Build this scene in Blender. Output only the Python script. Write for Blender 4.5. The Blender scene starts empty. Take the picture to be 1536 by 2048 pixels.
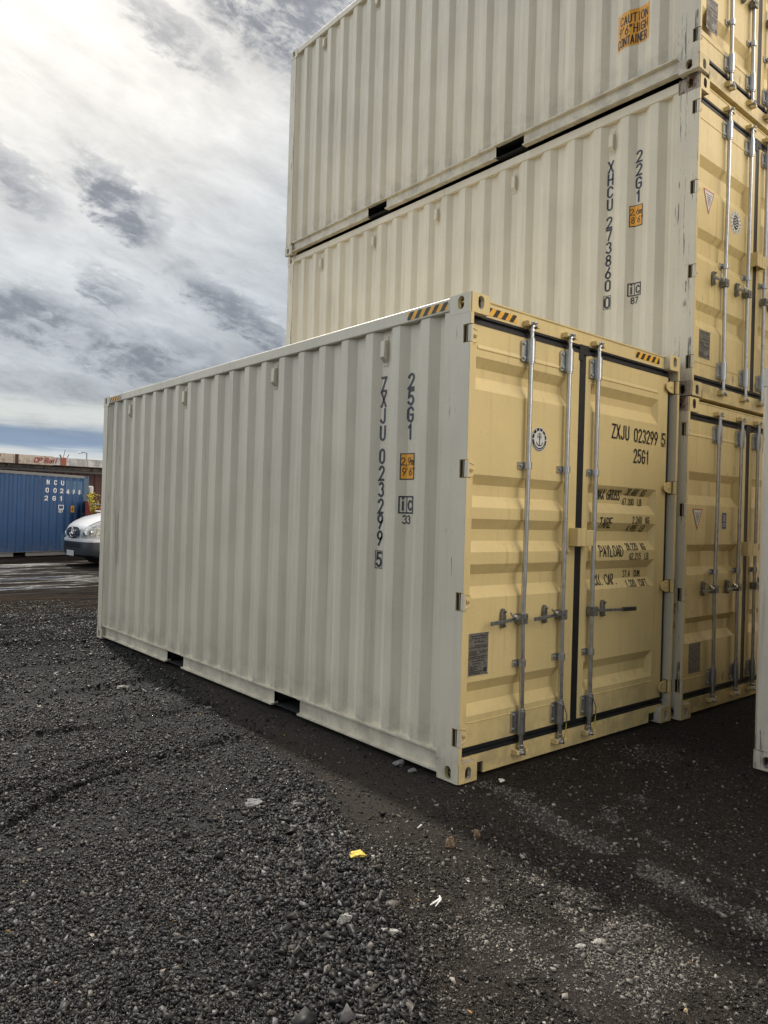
import bpy, bmesh, math, random
import numpy as np
from mathutils import Vector, Matrix
random.seed(7); rng = np.random.default_rng(11)
PI = math.pi; R = math.radians
S = bpy.context.scene; COL = S.collection

# ------------------------------------------------------------------ camera
CAM = Vector((-3.150, -2.981, 1.5605)); yaw, pit, rol = R(40.267), R(0.3186), R(1.6689)
f_ = Vector((math.sin(yaw)*math.cos(pit), math.cos(yaw)*math.cos(pit), math.sin(pit)))
r_ = Vector((math.cos(yaw), -math.sin(yaw), 0)); u_ = r_.cross(f_)
r2 = math.cos(rol)*r_ + math.sin(rol)*u_; u2 = -math.sin(rol)*r_ + math.cos(rol)*u_
cd = bpy.data.cameras.new('camera'); cam = bpy.data.objects.new('camera', cd); COL.objects.link(cam)
M = Matrix.Identity(4)
for i in range(3):
    M[i][0] = r2[i]; M[i][1] = u2[i]; M[i][2] = -f_[i]; M[i][3] = CAM[i]
cam.matrix_world = M
cd.sensor_fit = 'VERTICAL'; cd.sensor_height = 24.0; cd.lens = 24.0*1473.6/2048
cd.clip_start = 0.05; cd.clip_end = 3000
S.camera = cam

# ------------------------------------------------------------------ light
SUN_AZ, SUN_EL = R(10.0), R(47.0)          # azimuth from +Y towards +X
sd = bpy.data.lights.new('sun', 'SUN'); sd.energy = 4.6; sd.angle = R(1.6); sd.color = (1.0, 0.93, 0.82)
so = bpy.data.objects.new('sun', sd); COL.objects.link(so)
sdir = Vector((math.sin(SUN_AZ)*math.cos(SUN_EL), math.cos(SUN_AZ)*math.cos(SUN_EL), math.sin(SUN_EL)))
so.rotation_euler = sdir.to_track_quat('Z', 'Y').to_euler(); so.location = (0, 0, 30)
S.view_settings.view_transform = 'Standard'; S.view_settings.look = 'None'
S.view_settings.exposure = 0.0; S.view_settings.gamma = 1.0

# small node helper
class NT:
    def __init__(s, tree): s.t = tree; s.n = tree.nodes; s.l = tree.links
    def node(s, typ, **kw):
        n = s.n.new(typ)
        for k, v in kw.items():
            if k == 'ins':
                for a, b in v.items(): s.put(n.inputs[a], b)
            else: setattr(n, k, v)
        return n
    def put(s, sock, v):
        if isinstance(v, bpy.types.NodeSocket): s.l.new(v, sock)
        else:
            if sock.type == 'RGBA' and hasattr(v, '__len__') and len(v) == 3: v = (*v, 1)
            sock.default_value = v
    def math(s, op, a, b=0.0, c=None, clamp=False):
        n = s.node('ShaderNodeMath', operation=op, use_clamp=clamp)
        s.put(n.inputs[0], a); s.put(n.inputs[1], b)
        if c is not None: s.put(n.inputs[2], c)
        return n.outputs[0]
    def mix(s, fac, a, b, blend='MIX'):
        n = s.node('ShaderNodeMix', data_type='RGBA', blend_type=blend)
        s.put(n.inputs[0], fac); s.put(n.inputs[6], a); s.put(n.inputs[7], b)
        return n.outputs[2]
    def ramp(s, v, a, b, lo=0.0, hi=1.0, smooth=True):
        n = s.node('ShaderNodeMapRange', interpolation_type='SMOOTHSTEP' if smooth else 'LINEAR')
        s.put(n.inputs[0], v); s.put(n.inputs[1], a); s.put(n.inputs[2], b); s.put(n.inputs[3], lo); s.put(n.inputs[4], hi)
        return n.outputs[0]
    def noise(s, vec, scale, detail=4, rough=.55, dist=0.0, dim='3D'):
        n = s.node('ShaderNodeTexNoise', noise_dimensions=dim)
        s.put(n.inputs['Vector'], vec); n.inputs['Scale'].default_value = scale
        n.inputs['Detail'].default_value = detail; n.inputs['Roughness'].default_value = rough
        n.inputs['Distortion'].default_value = dist
        return n.outputs[0]
    def scale(s, vec, sc, rot=(0, 0, 0)):
        n = s.node('ShaderNodeMapping'); s.put(n.inputs[0], vec); n.inputs[3].default_value = sc; n.inputs[2].default_value = rot
        return n.outputs[0]

# ------------------------------------------------------------------ sky (world)
W = bpy.data.worlds.new('World'); S.world = W; W.use_nodes = True
t = NT(W.node_tree); t.n.clear()
tc = t.node('ShaderNodeTexCoord'); D = tc.outputs['Generated']
sky = t.node('ShaderNodeTexSky', sky_type='NISHITA'); sky.sun_disc = False
sky.sun_elevation = SUN_EL; sky.sun_rotation = SUN_AZ; sky.air_density = 1.0; sky.dust_density = 1.2
skyc = t.mix(1.0, sky.outputs[0], (0.085, 0.085, 0.085), 'MULTIPLY')
sep = t.node('ShaderNodeSeparateXYZ'); t.put(sep.inputs[0], D)
X, Y, Z = sep.outputs
az = t.math('MULTIPLY', t.math('ARCTAN2', X, Y), 57.2958)          # degrees
el = t.math('MULTIPLY', t.math('ARCSINE', Z), 57.2958)
comb = t.node('ShaderNodeCombineXYZ'); t.put(comb.inputs[0], t.math('MULTIPLY', az, 0.06)); t.put(comb.inputs[1], t.math('MULTIPLY', el, 0.10))
P2 = comb.outputs[0]
P2r = t.scale(P2, (1, 1, 1), (0, 0, R(28)))
P2s = t.scale(P2r, (.75, 1.7, 1))
n_big = t.noise(P2s, .9, 5, .55, .3)
n_mid = t.noise(P2s, 2.4, 8, .60, .35)
n_fin = t.noise(P2r, 5.0, 8, .62, .5)
n_vf = t.noise(t.scale(P2r, (.8, 1.3, 1)), 13.0, 8, .66, .4)
sdn = t.node('ShaderNodeVectorMath', operation='DOT_PRODUCT'); t.put(sdn.inputs[0], D); sdn.inputs[1].default_value = sdir
glow = t.math('POWER', t.math('MAXIMUM', sdn.outputs['Value'], 0.0), 9.0)
lum = t.math('ADD', t.math('MULTIPLY', t.math('SUBTRACT', n_mid, .5), .62), .545)
lum = t.math('ADD', lum, t.math('MULTIPLY', t.math('SUBTRACT', n_big, .5), .45))
lum = t.math('ADD', lum, t.math('MULTIPLY', t.math('SUBTRACT', n_vf, .5), .22))
lum = t.math('MINIMUM', t.math('MAXIMUM', lum, .40), .86)
lum = t.math('ADD', lum, t.math('MULTIPLY', glow, .72))
warp1 = t.math('ADD', t.math('MULTIPLY', t.math('SUBTRACT', n_mid, .5), 3.4), t.math('MULTIPLY', t.math('SUBTRACT', n_vf, .5), 2.0))
warp2 = t.math('ADD', t.math('MULTIPLY', t.math('SUBTRACT', n_fin, .5), 5.0), t.math('MULTIPLY', t.math('SUBTRACT', n_vf, .5), 2.4))
# cloud shreds: (az, el, half-length, half-width, tilt in degrees (falling to the right), strength)
BL = [(32.8, 35.8, 8.0, 4.6, 24, .95), (23.8, 31.5, 3.6, 1.0, 24, .50), (20.0, 21.2, 2.9, 1.4, 36, .85),
      (12.6, 21.5, 3.0, 1.3, 30, .60), (19.3, 15.6, 2.0, 1.1, 30, .62), (29.0, 14.4, 4.6, 1.2, 28, .85),
      (22.5, 10.8, 4.6, 1.7, 8, .75), (14.0, 13.0, 4.8, 1.6, 8, .80), (31.5, 10.4, 3.4, 1.3, 10, .6), (16, 8.3, 8, 1.0, 3, .40), (48, 30, 12, 6, 10, .4), (-20, 25, 14, 4, 20, .5), (-60, 20, 20, 7, 20, .4), (90, 30, 20, 6, 20, .4)]
dark = None
for a0, e0, hl, hw, tl, st in BL:
    ca, sa = math.cos(R(tl)), math.sin(R(tl))
    da = t.math('ADD', t.math('SUBTRACT', az, a0), warp2); de = t.math('ADD', t.math('SUBTRACT', el, e0), warp1)
    uu = t.math('SUBTRACT', t.math('MULTIPLY', da, ca/hl), t.math('MULTIPLY', de, sa/hl))
    vv = t.math('ADD', t.math('MULTIPLY', da, sa/hw), t.math('MULTIPLY', de, ca/hw))
    d2 = t.math('ADD', t.math('MULTIPLY', uu, uu), t.math('MULTIPLY', vv, vv))
    m = t.ramp(d2, 2.7, 0.1, 0.0, min(1, st*1.12))
    dark = m if dark is None else t.math('MAXIMUM', dark, m)
dark = t.math('MULTIPLY', dark, t.ramp(t.math('ADD', t.math('MULTIPLY', n_fin, .6), t.math('MULTIPLY', n_vf, .4)), .30, .60, .25, 1.25), clamp=True)
# bright sky lobes out of view, added to light container sides and doors
def lobe(c, hw): 
    d = t.math('ABSOLUTE', t.math('SUBTRACT', az, c)); d = t.math('MINIMUM', d, t.math('SUBTRACT', 360.0, d)); return t.ramp(d, hw, hw*.35)
fac = t.math('ADD', t.math('MULTIPLY', lobe(-45, 48), 2.6), t.math('MULTIPLY', lobe(150, 46), 5.6))
fac = t.math('ADD', t.math('MULTIPLY', fac, t.math('MULTIPLY', t.ramp(el, 0.0, 10.0), t.ramp(el, 75.0, 40.0))), 1.0)
warm = t.mix(t.ramp(glow, .1, .55), (0.90, 0.955, 1.0), (1.05, 1.02, .95))
warm = t.mix(lobe(150, 60), warm, (1.12, 1.0, .86))  # warm tint for the added lobe facing the doors
lv = t.node('ShaderNodeCombineColor'); [t.put(lv.inputs[i], t.math('MULTIPLY', lum, fac)) for i in range(3)]
cloud = t.mix(1.0, lv.outputs[0], warm, 'MULTIPLY')
cloud = t.mix(t.math('MULTIPLY', dark, .88), cloud, t.mix(t.ramp(t.math('ADD', t.math('MULTIPLY', n_vf, .55), t.math('MULTIPLY', n_fin, .45)), .40, .62), (0.33, 0.35, 0.385), (0.17, 0.19, 0.225)))
# low band: blue gap with bright streaks just above the horizon
nb_ = t.noise(t.scale(P2, (1.1, 9, 1)), 2.2, 5, .6, .3)
elw = t.math('ADD', el, t.math('MULTIPLY', t.math('SUBTRACT', nb_, .5), 1.6))
gap = t.math('MULTIPLY', t.ramp(elw, 5.9, 5.1), t.ramp(elw, 3.4, 4.6))
gap2 = t.math('MULTIPLY', gap, .85)
lowsky = t.mix(t.ramp(elw, 3.6, 5.4), (0.18, .30, .50), (0.14, 0.23, .38))
strk = t.math('MULTIPLY', t.ramp(elw, 8.0, 7.0), t.ramp(elw, 5.7, 6.5))
cloud = t.mix(t.math('MULTIPLY', strk, .55), cloud, (.80, .82, .76))
lowb = t.math('MULTIPLY', t.ramp(elw, 4.5, 3.9), .7)
cloud = t.mix(lowb, cloud, (.78, .80, .78))
cloud = t.mix(gap2, cloud, lowsky)
fin = t.mix(.90, skyc, cloud)
up = t.ramp(Z, -.02, 0.0)
fin = t.mix(up, (0.09, .085, .08), fin)
bg = t.node('ShaderNodeBackground'); t.put(bg.inputs[0], fin); bg.inputs[1].default_value = 1.0
out = t.node('ShaderNodeOutputWorld'); t.l.new(bg.outputs[0], out.inputs[0])

# ------------------------------------------------------------------ materials
def newmat(name):
    m = bpy.data.materials.new(name); m.use_nodes = True; t = NT(m.node_tree); t.n.clear()
    b = t.node('ShaderNodeBsdfPrincipled'); o = t.node('ShaderNodeOutputMaterial'); t.l.new(b.outputs[0], o.inputs[0])
    return m, t, b
def bump(t, b, h, strength=.3, dist=.01):
    n = t.node('ShaderNodeBump'); n.inputs['Strength'].default_value = strength; n.inputs['Distance'].default_value = dist
    t.put(n.inputs['Height'], h); t.l.new(n.outputs[0], b.inputs['Normal'])
def plain(name, col, rough=.6, metal=0.0, var=.15, sc=20):
    m, t, b = newmat(name); tc = t.node('ShaderNodeTexCoord')
    n = t.noise(tc.outputs['Object'], sc, 4)
    c = t.mix(t.ramp(n, .3, .7), tuple(x*(1-var) for x in col), tuple(min(1, x*(1+var)) for x in col))
    t.put(b.inputs['Base Color'], c); b.inputs['Roughness'].default_value = rough; b.inputs['Metallic'].default_value = metal
    return m
def paint(name, col, dirt=.35, scratch=0.0, rust=0.0, rough=.42, stain=(0.16, .13, .09), wav=1.0, smudge=False):
    m, t, b = newmat(name); tc = t.node('ShaderNodeTexCoord'); O = tc.outputs['Object']
    geo = t.node('ShaderNodeNewGeometry'); sp = t.node('ShaderNodeSeparateXYZ'); t.put(sp.inputs[0], O)
    n1 = t.noise(O, 1.3, 3); c = t.mix(t.ramp(n1, .3, .7), tuple(x*.93 for x in col), tuple(min(1, x*1.05) for x in col))
    st = t.noise(t.scale(O, (26, 26, .9)), 1.0, 5, .65)            # rain streaks
    stm = t.math('MULTIPLY', t.ramp(st, .50, .78), dirt)
    big = t.noise(O, .8, 3); stm = t.math('MULTIPLY', stm, t.ramp(big, .35, .65, .25, 1.0))
    c = t.mix(stm, c, stain)
    fine = t.noise(O, 60, 5, .7); c = t.mix(t.math('MULTIPLY', t.ramp(fine, .5, .8), .10+dirt*.25), c, stain)
    # dust splashed up near the ground
    low = t.math('MULTIPLY', t.ramp(sp.outputs[2], .55, .02), t.ramp(t.noise(O, 7, 5, .65), .35, .7))
    c = t.mix(t.math('MULTIPLY', low, .34+dirt*.3), c, (.17, .145, .115))
    rg = t.math('ADD', t.math('MULTIPLY', t.noise(O, 9, 4), .22), rough-.11)
    if scratch:
        s1 = t.noise(t.scale(O, (42, 42, 1.8)), 1.0, 7, .74, .35); w = t.noise(O, 2.6, 3)
        sm = t.math('MULTIPLY', t.ramp(s1, .595-.02*scratch, .615-.02*scratch), t.ramp(w, .62-.22*scratch, .70-.22*scratch))
        c = t.mix(t.math('MULTIPLY', sm, .85), c, (.035, .03, .03))
        s2 = t.noise(t.scale(O, (5, 5, 60), (R(20), 0, 0)), 1.0, 4, .6)
        c = t.mix(t.math('MULTIPLY', t.ramp(s2, .72, .75), .5*scratch), c, (.08, .075, .07))
    if rust:
        rn = t.noise(t.scale(O, (9, 9, 2.2)), 1.0, 7, .7, .4)
        rm = t.ramp(rn, .70-.14*rust, .76-.14*rust)
        rc = t.mix(t.noise(O, 40, 4), (.16, .055, .03), (.045, .02, .016))
        c = t.mix(t.math('MULTIPLY', rm, .9), c, rc)
    if smudge:
        sm = t.math('MULTIPLY', t.math('MULTIPLY', t.ramp(sp.outputs[1], 5.25, 5.5), t.ramp(t.noise(t.scale(O, (9, 9, .8)), 1.0, 6, .7, .5), .50, .60)), .75)
        c = t.mix(t.math('MULTIPLY', sm, .7), c, (.24, .235, .22))
        st2 = t.noise(t.scale(O, (3, 40, .5)), 1.0, 4, .6); c = t.mix(t.math('MULTIPLY', t.ramp(st2, .62, .72), .22), c, (.30, .27, .21))
    t.put(b.inputs['Base Color'], c); t.put(b.inputs['Roughness'], rg)
    wv = t.noise(t.scale(O, (5, 5, 1.3)), 1.0, 2); mic = t.noise(O, 180, 3)
    h = t.math('ADD', t.math('MULTIPLY', wv, 1.0), t.math('MULTIPLY', mic, .012))
    bump(t, b, h, .35*wav, .03)
    return m

IV = (0.665, 0.61, 0.482); TN = (0.80, 0.635, 0.305); IVW = (0.70, 0.63, 0.485)
M_iv = paint('ivory_paint', IV, .35, 0, smudge=True); M_ivp = paint('ivory_paint_scuffed', IV, .22, .35)
M_tn = paint('tan_paint', TN, .30, 0, stain=(.20, .14, .06)); M_tnp = paint('tan_paint_chipped', TN, .3, .25, stain=(.2, .14, .06))  # copy of the side paint for door ends, warm light put into its colour
M_ivu = paint('cream_paint', IVW, .40, 0, stain=(.30, .24, .15)); M_ivup = paint('cream_paint_worn', IVW, .5, 1.0, .35, stain=(.25, .2, .14))
M_tnu = paint('tan_paint_weathered', TN, .5, .1, stain=(.16, .11, .05)); M_tnup = paint('tan_paint_worn', TN, .6, .6, .25, stain=(.16, .11, .05))  # weathered and worn copies carry the same painted warm light
M_rust = paint('rusted_paint', (.40, .34, .28), .8, 1.0, 1.25, .7)
M_ivr = paint('grey_white_paint', (.70, .66, .57), .45, .35, .12, stain=(.3, .2, .16))
M_rub = plain('black_rubber', (0.008, 0.009, 0.012), .55, 0, .3, 30)
M_hole = plain('shadowed_steel', (0.012, .012, .012), .9)  # near black, puts the shade of slots and hinge notches into the colour
M_blk = plain('black_vinyl', (.012, .012, .014), .45, 0, .2)
M_navy = plain('navy_vinyl', (.018, .022, .035), .4)
M_org = plain('orange_vinyl', (.80, .36, .02), .45, 0, .08)
M_amb = plain('amber_vinyl', (.95, .46, .03), .5, 0, .10)
M_wht = plain('white_vinyl', (.72, .72, .70), .5, 0, .06)
M_red = plain('red_vinyl', (.42, .05, .04), .5)
M_blu = plain('blue_vinyl', (.03, .09, .28), .5)
M_plate = plain('etched_plate', (.20, .185, .17), .5, .3, .35, 60)
M_ptxt = plain('plate_lettering', (.03, .027, .025), .6)
M_yel = plain('yellow_cable', (.65, .5, .03), .5)
def galv():
    m, t, b = newmat('galvanised_steel'); tc = t.node('ShaderNodeTexCoord'); O = tc.outputs['Object']
    n = t.noise(O, 22, 5, .7); n2 = t.noise(t.scale(O, (60, 60, 4)), 1, 3)
    c = t.mix(t.ramp(n, .3, .7), (.50, .50, .50), (.62, .63, .63)); c = t.mix(t.math('MULTIPLY', t.ramp(n2, .60, .8), .25), c, (.3, .29, .27))
    t.put(b.inputs['Base Color'], c); b.inputs['Metallic'].default_value = .95
    t.put(b.inputs['Roughness'], t.ramp(n, .2, .8, .26, .36)); bump(t, b, n, .03, .002); return m
M_gal = galv()
M_galb = plain('polished_steel', (.62, .62, .60), .22, .9, .15, 60)
M_gald = plain('dull_galvanised_steel', (.22, .22, .215), .5, .6, .35, 40)

# ------------------------------------------------------------------ mesh builder
class MB:
    def __init__(s): s.v = []; s.f = []; s.m = []
    def quad(s, pts, m=0):
        i = len(s.v); s.v += [tuple(p) for p in pts]; s.f.append(tuple(range(i, i+len(pts)))); s.m.append(m)
    def box(s, x0, x1, y0, y1, z0, z1, m=0):
        i = len(s.v)
        s.v += [(x, y, z) for z in (z0, z1) for y in (y0, y1) for x in (x0, x1)]
        for q in ((0, 2, 3, 1), (4, 5, 7, 6), (0, 1, 5, 4), (2, 6, 7, 3), (0, 4, 6, 2), (1, 3, 7, 5)):
            s.f.append(tuple(i+k for k in q)); s.m.append(m)
    def tube(s, pts, r, n=10, m=0, cap=True, rs=None):
        pts = [Vector(p) for p in pts]; base = len(s.v); ref = None
        for k, p in enumerate(pts):
            d = (pts[min(k+1, len(pts)-1)] - pts[max(k-1, 0)]).normalized()
            if ref is None: ref = Vector((0, 0, 1)) if abs(d.z) < .9 else Vector((1, 0, 0))
            a = d.cross(ref).normalized(); b = a.cross(d).normalized(); ref = b if abs(d.dot(b)) < .9 else ref
            rr = rs[k] if rs else r
            for j in range(n):
                th = 2*PI*j/n; s.v.append(tuple(p + a*rr*math.cos(th) + b*rr*math.sin(th)))
        for k in range(len(pts)-1):
            for j in range(n):
                a = base+k*n+j; b = base+k*n+(j+1) % n
                s.f.append((a, b, b+n, a+n)); s.m.append(m)
        if cap:
            s.f.append(tuple(base+j for j in range(n))[::-1]); s.m.append(m)
            e = base+(len(pts)-1)*n; s.f.append(tuple(e+j for j in range(n))); s.m.append(m)
    def prism(s, prof, axis, a0, a1, m=0):
        """closed profile of 2-D points swept along axis 'x','y' or 'z'"""
        def P(u, v, w): return {'z': (u, v, w), 'y': (u, w, v), 'x': (w, u, v)}[axis]
        i = len(s.v); n = len(prof)
        s.v += [P(u, v, a0) for u, v in prof] + [P(u, v, a1) for u, v in prof]
        for k in range(n):
            s.f.append((i+k, i+(k+1) % n, i+n+(k+1) % n, i+n+k)); s.m.append(m)
        s.f.append(tuple(i+k for k in range(n))[::-1]); s.m.append(m)
        s.f.append(tuple(i+n+k for k in range(n))); s.m.append(m)
    def build(s, name, mats, parent=None, smooth=False, bev=0, tanfront=None, merge=True, seg=2):
        me = bpy.data.meshes.new(name); me.from_pydata(s.v, [], s.f)
        if not isinstance(mats, (list, tuple)): mats = [mats]
        for m in mats: me.materials.append(m)
        me.polygons.foreach_set('material_index', s.m)
        bm = bmesh.new(); bm.from_mesh(me)
        if merge: bmesh.ops.remove_doubles(bm, verts=bm.verts, dist=1e-5)
        bmesh.ops.recalc_face_normals(bm, faces=bm.faces)
        if bev:
            ed = [e for e in bm.edges if len(e.link_faces) == 2 and e.calc_face_angle(0) > R(40)]
            bmesh.ops.bevel(bm, geom=ed, offset=bev, segments=seg, affect='EDGES', profile=.5, clamp_overlap=True)
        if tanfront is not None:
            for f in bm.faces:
                if f.normal.y < -.7 and f.material_index == 0: f.material_index = tanfront  # door-facing faces take the copy with warm light painted in
        for f in bm.faces: f.smooth = smooth
        bm.to_mesh(me); bm.free()
        if smooth:
            try: me.set_sharp_from_angle(angle=R(38))
            except Exception: pass
        o = bpy.data.objects.new(name, me); COL.objects.link(o)
        if parent: o.parent = parent
        return o
def empty(name, loc=(0, 0, 0), rz=0, label=None, cat=None, group=None):
    o = bpy.data.objects.new(name, None); COL.objects.link(o); o.location = loc; o.rotation_euler = (0, 0, rz)
    o.empty_display_size = .2
    return tag(o, label, cat, group)
def tag(o, label=None, cat=None, group=None, kind=None):
    if label: o['label'] = label
    if cat: o['category'] = cat
    if group: o['group'] = group
    if kind: o['kind'] = kind
    return o

# ------------------------------------------------------------------ stroke lettering (glyph cell 1 wide x 2 high)
def arc(cx, cy, rx, ry, a0, a1, n=9): return [(cx+rx*math.cos(R(a0+(a1-a0)*i/n)), cy+ry*math.sin(R(a0+(a1-a0)*i/n))) for i in range(n+1)]
O_ = arc(.5, 1.5, .5, .5, 180, 0)+arc(.5, .5, .5, .5, 0, -180)+[(0, 1.5)]
G = {'0': [O_], 'O': [O_], '1': [[(.22, 1.62), (.55, 2), (.55, 0)]],
 '2': [arc(.5, 1.5, .5, .5, 170, -25)+[(0, 0), (1, 0)]],
 '3': [arc(.5, 1.53, .45, .47, 150, -80)+arc(.48, .54, .52, .54, 80, -150)],
 '4': [[(.74, 0), (.74, 2), (0, .55), (1, .55)]],
 '5': [[(.95, 2), (.12, 2), (.06, 1.1)]+arc(.46, .62, .54, .62, 115, -150)],
 '6': [[(.78, 2), (.08, .85)], arc(.5, .58, .5, .58, 0, 360, 16)], '7': [[(0, 2), (1, 2), (.35, 0)]],
 '8': [arc(.5, 1.52, .43, .48, 0, 360, 16), arc(.5, .53, .5, .53, 0, 360, 16)],
 '9': [arc(.5, 1.42, .5, .58, 0, 360, 16), [(.92, 1.15), (.25, 0)]],
 'A': [[(0, 0), (.5, 2), (1, 0)], [(.17, .62), (.83, .62)]], 'B': [[(0, 0), (0, 2), (.5, 2)]+arc(.5, 1.53, .45, .47, 90, -90)+[(0, 1.06)], [(.5, 1.06)]+arc(.5, .53, .5, .53, 90, -90)+[(0, 0)]],
 'C': [arc(.5, 1.5, .5, .5, 10, 180)+arc(.5, .5, .5, .5, 180, 350)], 'D': [[(0, 0), (0, 2)]+arc(.4, 1.4, .6, .6, 90, 0)+arc(.4, .6, .6, .6, 0, -90)+[(0, 0)]],
 'E': [[(1, 2), (0, 2), (0, 0), (1, 0)], [(0, 1.05), (.8, 1.05)]], 'F': [[(1, 2), (0, 2), (0, 0)], [(0, 1.05), (.8, 1.05)]],
 'G': [arc(.5, 1.5, .5, .5, 15, 180)+arc(.5, .5, .5, .5, 180, 360)+[(1, .95), (.55, .95)]], 'H': [[(0, 0), (0, 2)], [(1, 0), (1, 2)], [(0, 1), (1, 1)]],
 'I': [[(.5, 0), (.5, 2)]], 'J': [[(.85, 2), (.85, .45)]+arc(.42, .45, .43, .45, 0, -170)], 'K': [[(0, 0), (0, 2)], [(1, 2), (0, .8)], [(.3, 1.15), (1, 0)]],
 'L': [[(0, 2), (0, 0), (1, 0)]], 'M': [[(0, 0), (0, 2), (.5, .8), (1, 2), (1, 0)]], 'N': [[(0, 0), (0, 2), (1, 0), (1, 2)]],
 'P': [[(0, 0), (0, 2), (.5, 2)]+arc(.5, 1.5, .5, .5, 90, -90)+[(0, 1)]], 'R': [[(0, 0), (0, 2), (.5, 2)]+arc(.5, 1.5, .5, .5, 90, -90)+[(0, 1)], [(.45, 1), (1, 0)]],
 'S': [arc(.5, 1.52, .48, .48, 25, 260)+arc(.5, .52, .5, .52, 85, -155)], 'T': [[(0, 2), (1, 2)], [(.5, 2), (.5, 0)]],
 'U': [[(0, 2), (0, .5)]+arc(.5, .5, .5, .5, 180, 360)+[(1, 2)]], 'X': [[(0, 0), (1, 2)], [(0, 2), (1, 0)]], 'Y': [[(0, 2), (.5, 1.05), (1, 2)], [(.5, 1.05), (.5, 0)]],
 'Z': [[(0, 2), (1, 2), (0, 0), (1, 0)]], '.': [[(.3, 0), (.45, 0)]], ',': [[(.45, .12), (.25, -.35)]], "'": [[(.4, 2), (.4, 1.6)]], '"': [[(.25, 2), (.25, 1.6)], [(.7, 2), (.7, 1.6)]],
 'i': [[(.5, 0), (.5, 1.3)], [(.5, 1.75), (.5, 1.9)]], 'c': [arc(.5, .68, .5, .66, 40, 320)], 'm': [[(0, 0), (0, 1.25)], [(0, .9)]+arc(.25, .95, .25, .3, 150, 0, 5)+[(.5, 0)], [(.5, .9)]+arc(.75, .95, .25, .3, 150, 0, 5)+[(1, 0)]],
 'a': [arc(.5, .62, .48, .6, 0, 360, 14), [(1, 1.25), (1, 0)]], 'l': [[(.5, 0), (.5, 2)]]}
def ribbon(mb, pts, w, surf, step, m=0):
    P = [Vector((a, b)) for a, b in pts]; Q = [P[0]]
    for a, b in zip(P, P[1:]):
        n = max(1, int((b-a).length/step+.5)); Q += [a+(b-a)*(k/n) for k in range(1, n+1)]
    Q = [q for i, q in enumerate(Q) if i == 0 or (q-Q[i-1]).length > 1e-6]
    if len(Q) < 2: return
    closed = (Q[0]-Q[-1]).length < 1e-5
    if not closed:
        Q[0] = Q[0]-(Q[1]-Q[0]).normalized()*w*.45; Q[-1] = Q[-1]+(Q[-1]-Q[-2]).normalized()*w*.45
    rows = []
    for k, q in enumerate(Q):
        if closed: dp = (q-Q[k-1 if k else -2]).normalized(); dn = (Q[k+1 if k < len(Q)-1 else 1]-q).normalized()
        else: dp = (q-Q[max(k-1, 0)]); dn = (Q[min(k+1, len(Q)-1)]-q); dp = dp.normalized() if dp.length else dn.normalized(); dn = dn.normalized() if dn.length else dp
        d = dp+dn; d = d.normalized() if d.length > .2 else dn
        nn = Vector((-d.y, d.x)); mit = min(1.0/max(.45, abs(nn.dot(Vector((-dn.y, dn.x))))), 2.0)
        rows.append([q+nn*w*.5*s*mit for s in (-1, 0, 1)])
    i = len(mb.v)
    for r in rows: mb.v += [surf(p.x, p.y) for p in r]
    for k in range(len(rows)-1):
        for j in (0, 1):
            a = i+k*3+j; mb.f.append((a, a+1, a+4, a+3)); mb.m.append(m)
def text(mb, s, u, v, h, w, gap, sw, surf, m=0, step=.008):
    """string with lower-left corner (u,v), letter height h, letter width w, gap between letters"""
    for ch in s:
        if ch != ' ':
            ww = w*(.5 if ch in ".,'il1I" and ch != '1' else 1)
            for pl in G[ch]: ribbon(mb, [(u+x*ww, v+y*h/2) for x, y in pl], sw, surf, step, m)
            u += ww+gap
        else: u += w*.8+gap
def panel(mb, u0, u1, v0, v1, surf, m=0, nu=1, nv=1, corner=0.0):
    i = len(mb.v)
    for b in range(nv+1):
        for a in range(nu+1): mb.v.append(surf(u0+(u1-u0)*a/nu, v0+(v1-v0)*b/nv))
    for b in range(nv):
        for a in range(nu):
            k = i+b*(nu+1)+a; mb.f.append((k, k+1, k+nu+2, k+nu+1)); mb.m.append(m)
def ell(mb, cu, cv, ru, rv, surf, m=0, n=28):
    mb.quad([surf(cu+ru*math.cos(2*PI*k/n), cv+rv*math.sin(2*PI*k/n)) for k in range(n)], m)

# ------------------------------------------------------------------ container
WD = 2.438
def side_profile(L, period=.278):
    p = [(.184, .010), (.226, .010), (.262, .046), (.294, .046)]; k = 0
    while .436+period*k < L-.25:
        a = .362+period*k; p += [(a, .010), (a+.071, .010), (a+.077, .0122), (a+.142, .046), (a+.210, .046)]; k += 1
    p = p[:-1]; y = p[-1][0]
    p += [(min(y+.05, L-.19), .046), (L-.165, .010), (L-.145, .010)]
    return p
def interp(prof, y):
    for (a, xa), (b, xb) in zip(prof, prof[1:]):
        if a <= y <= b: return xa+(xb-xa)*(y-a)/max(1e-9, b-a)
    return prof[0][1] if y < prof[0][0] else prof[-1][1]

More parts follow.
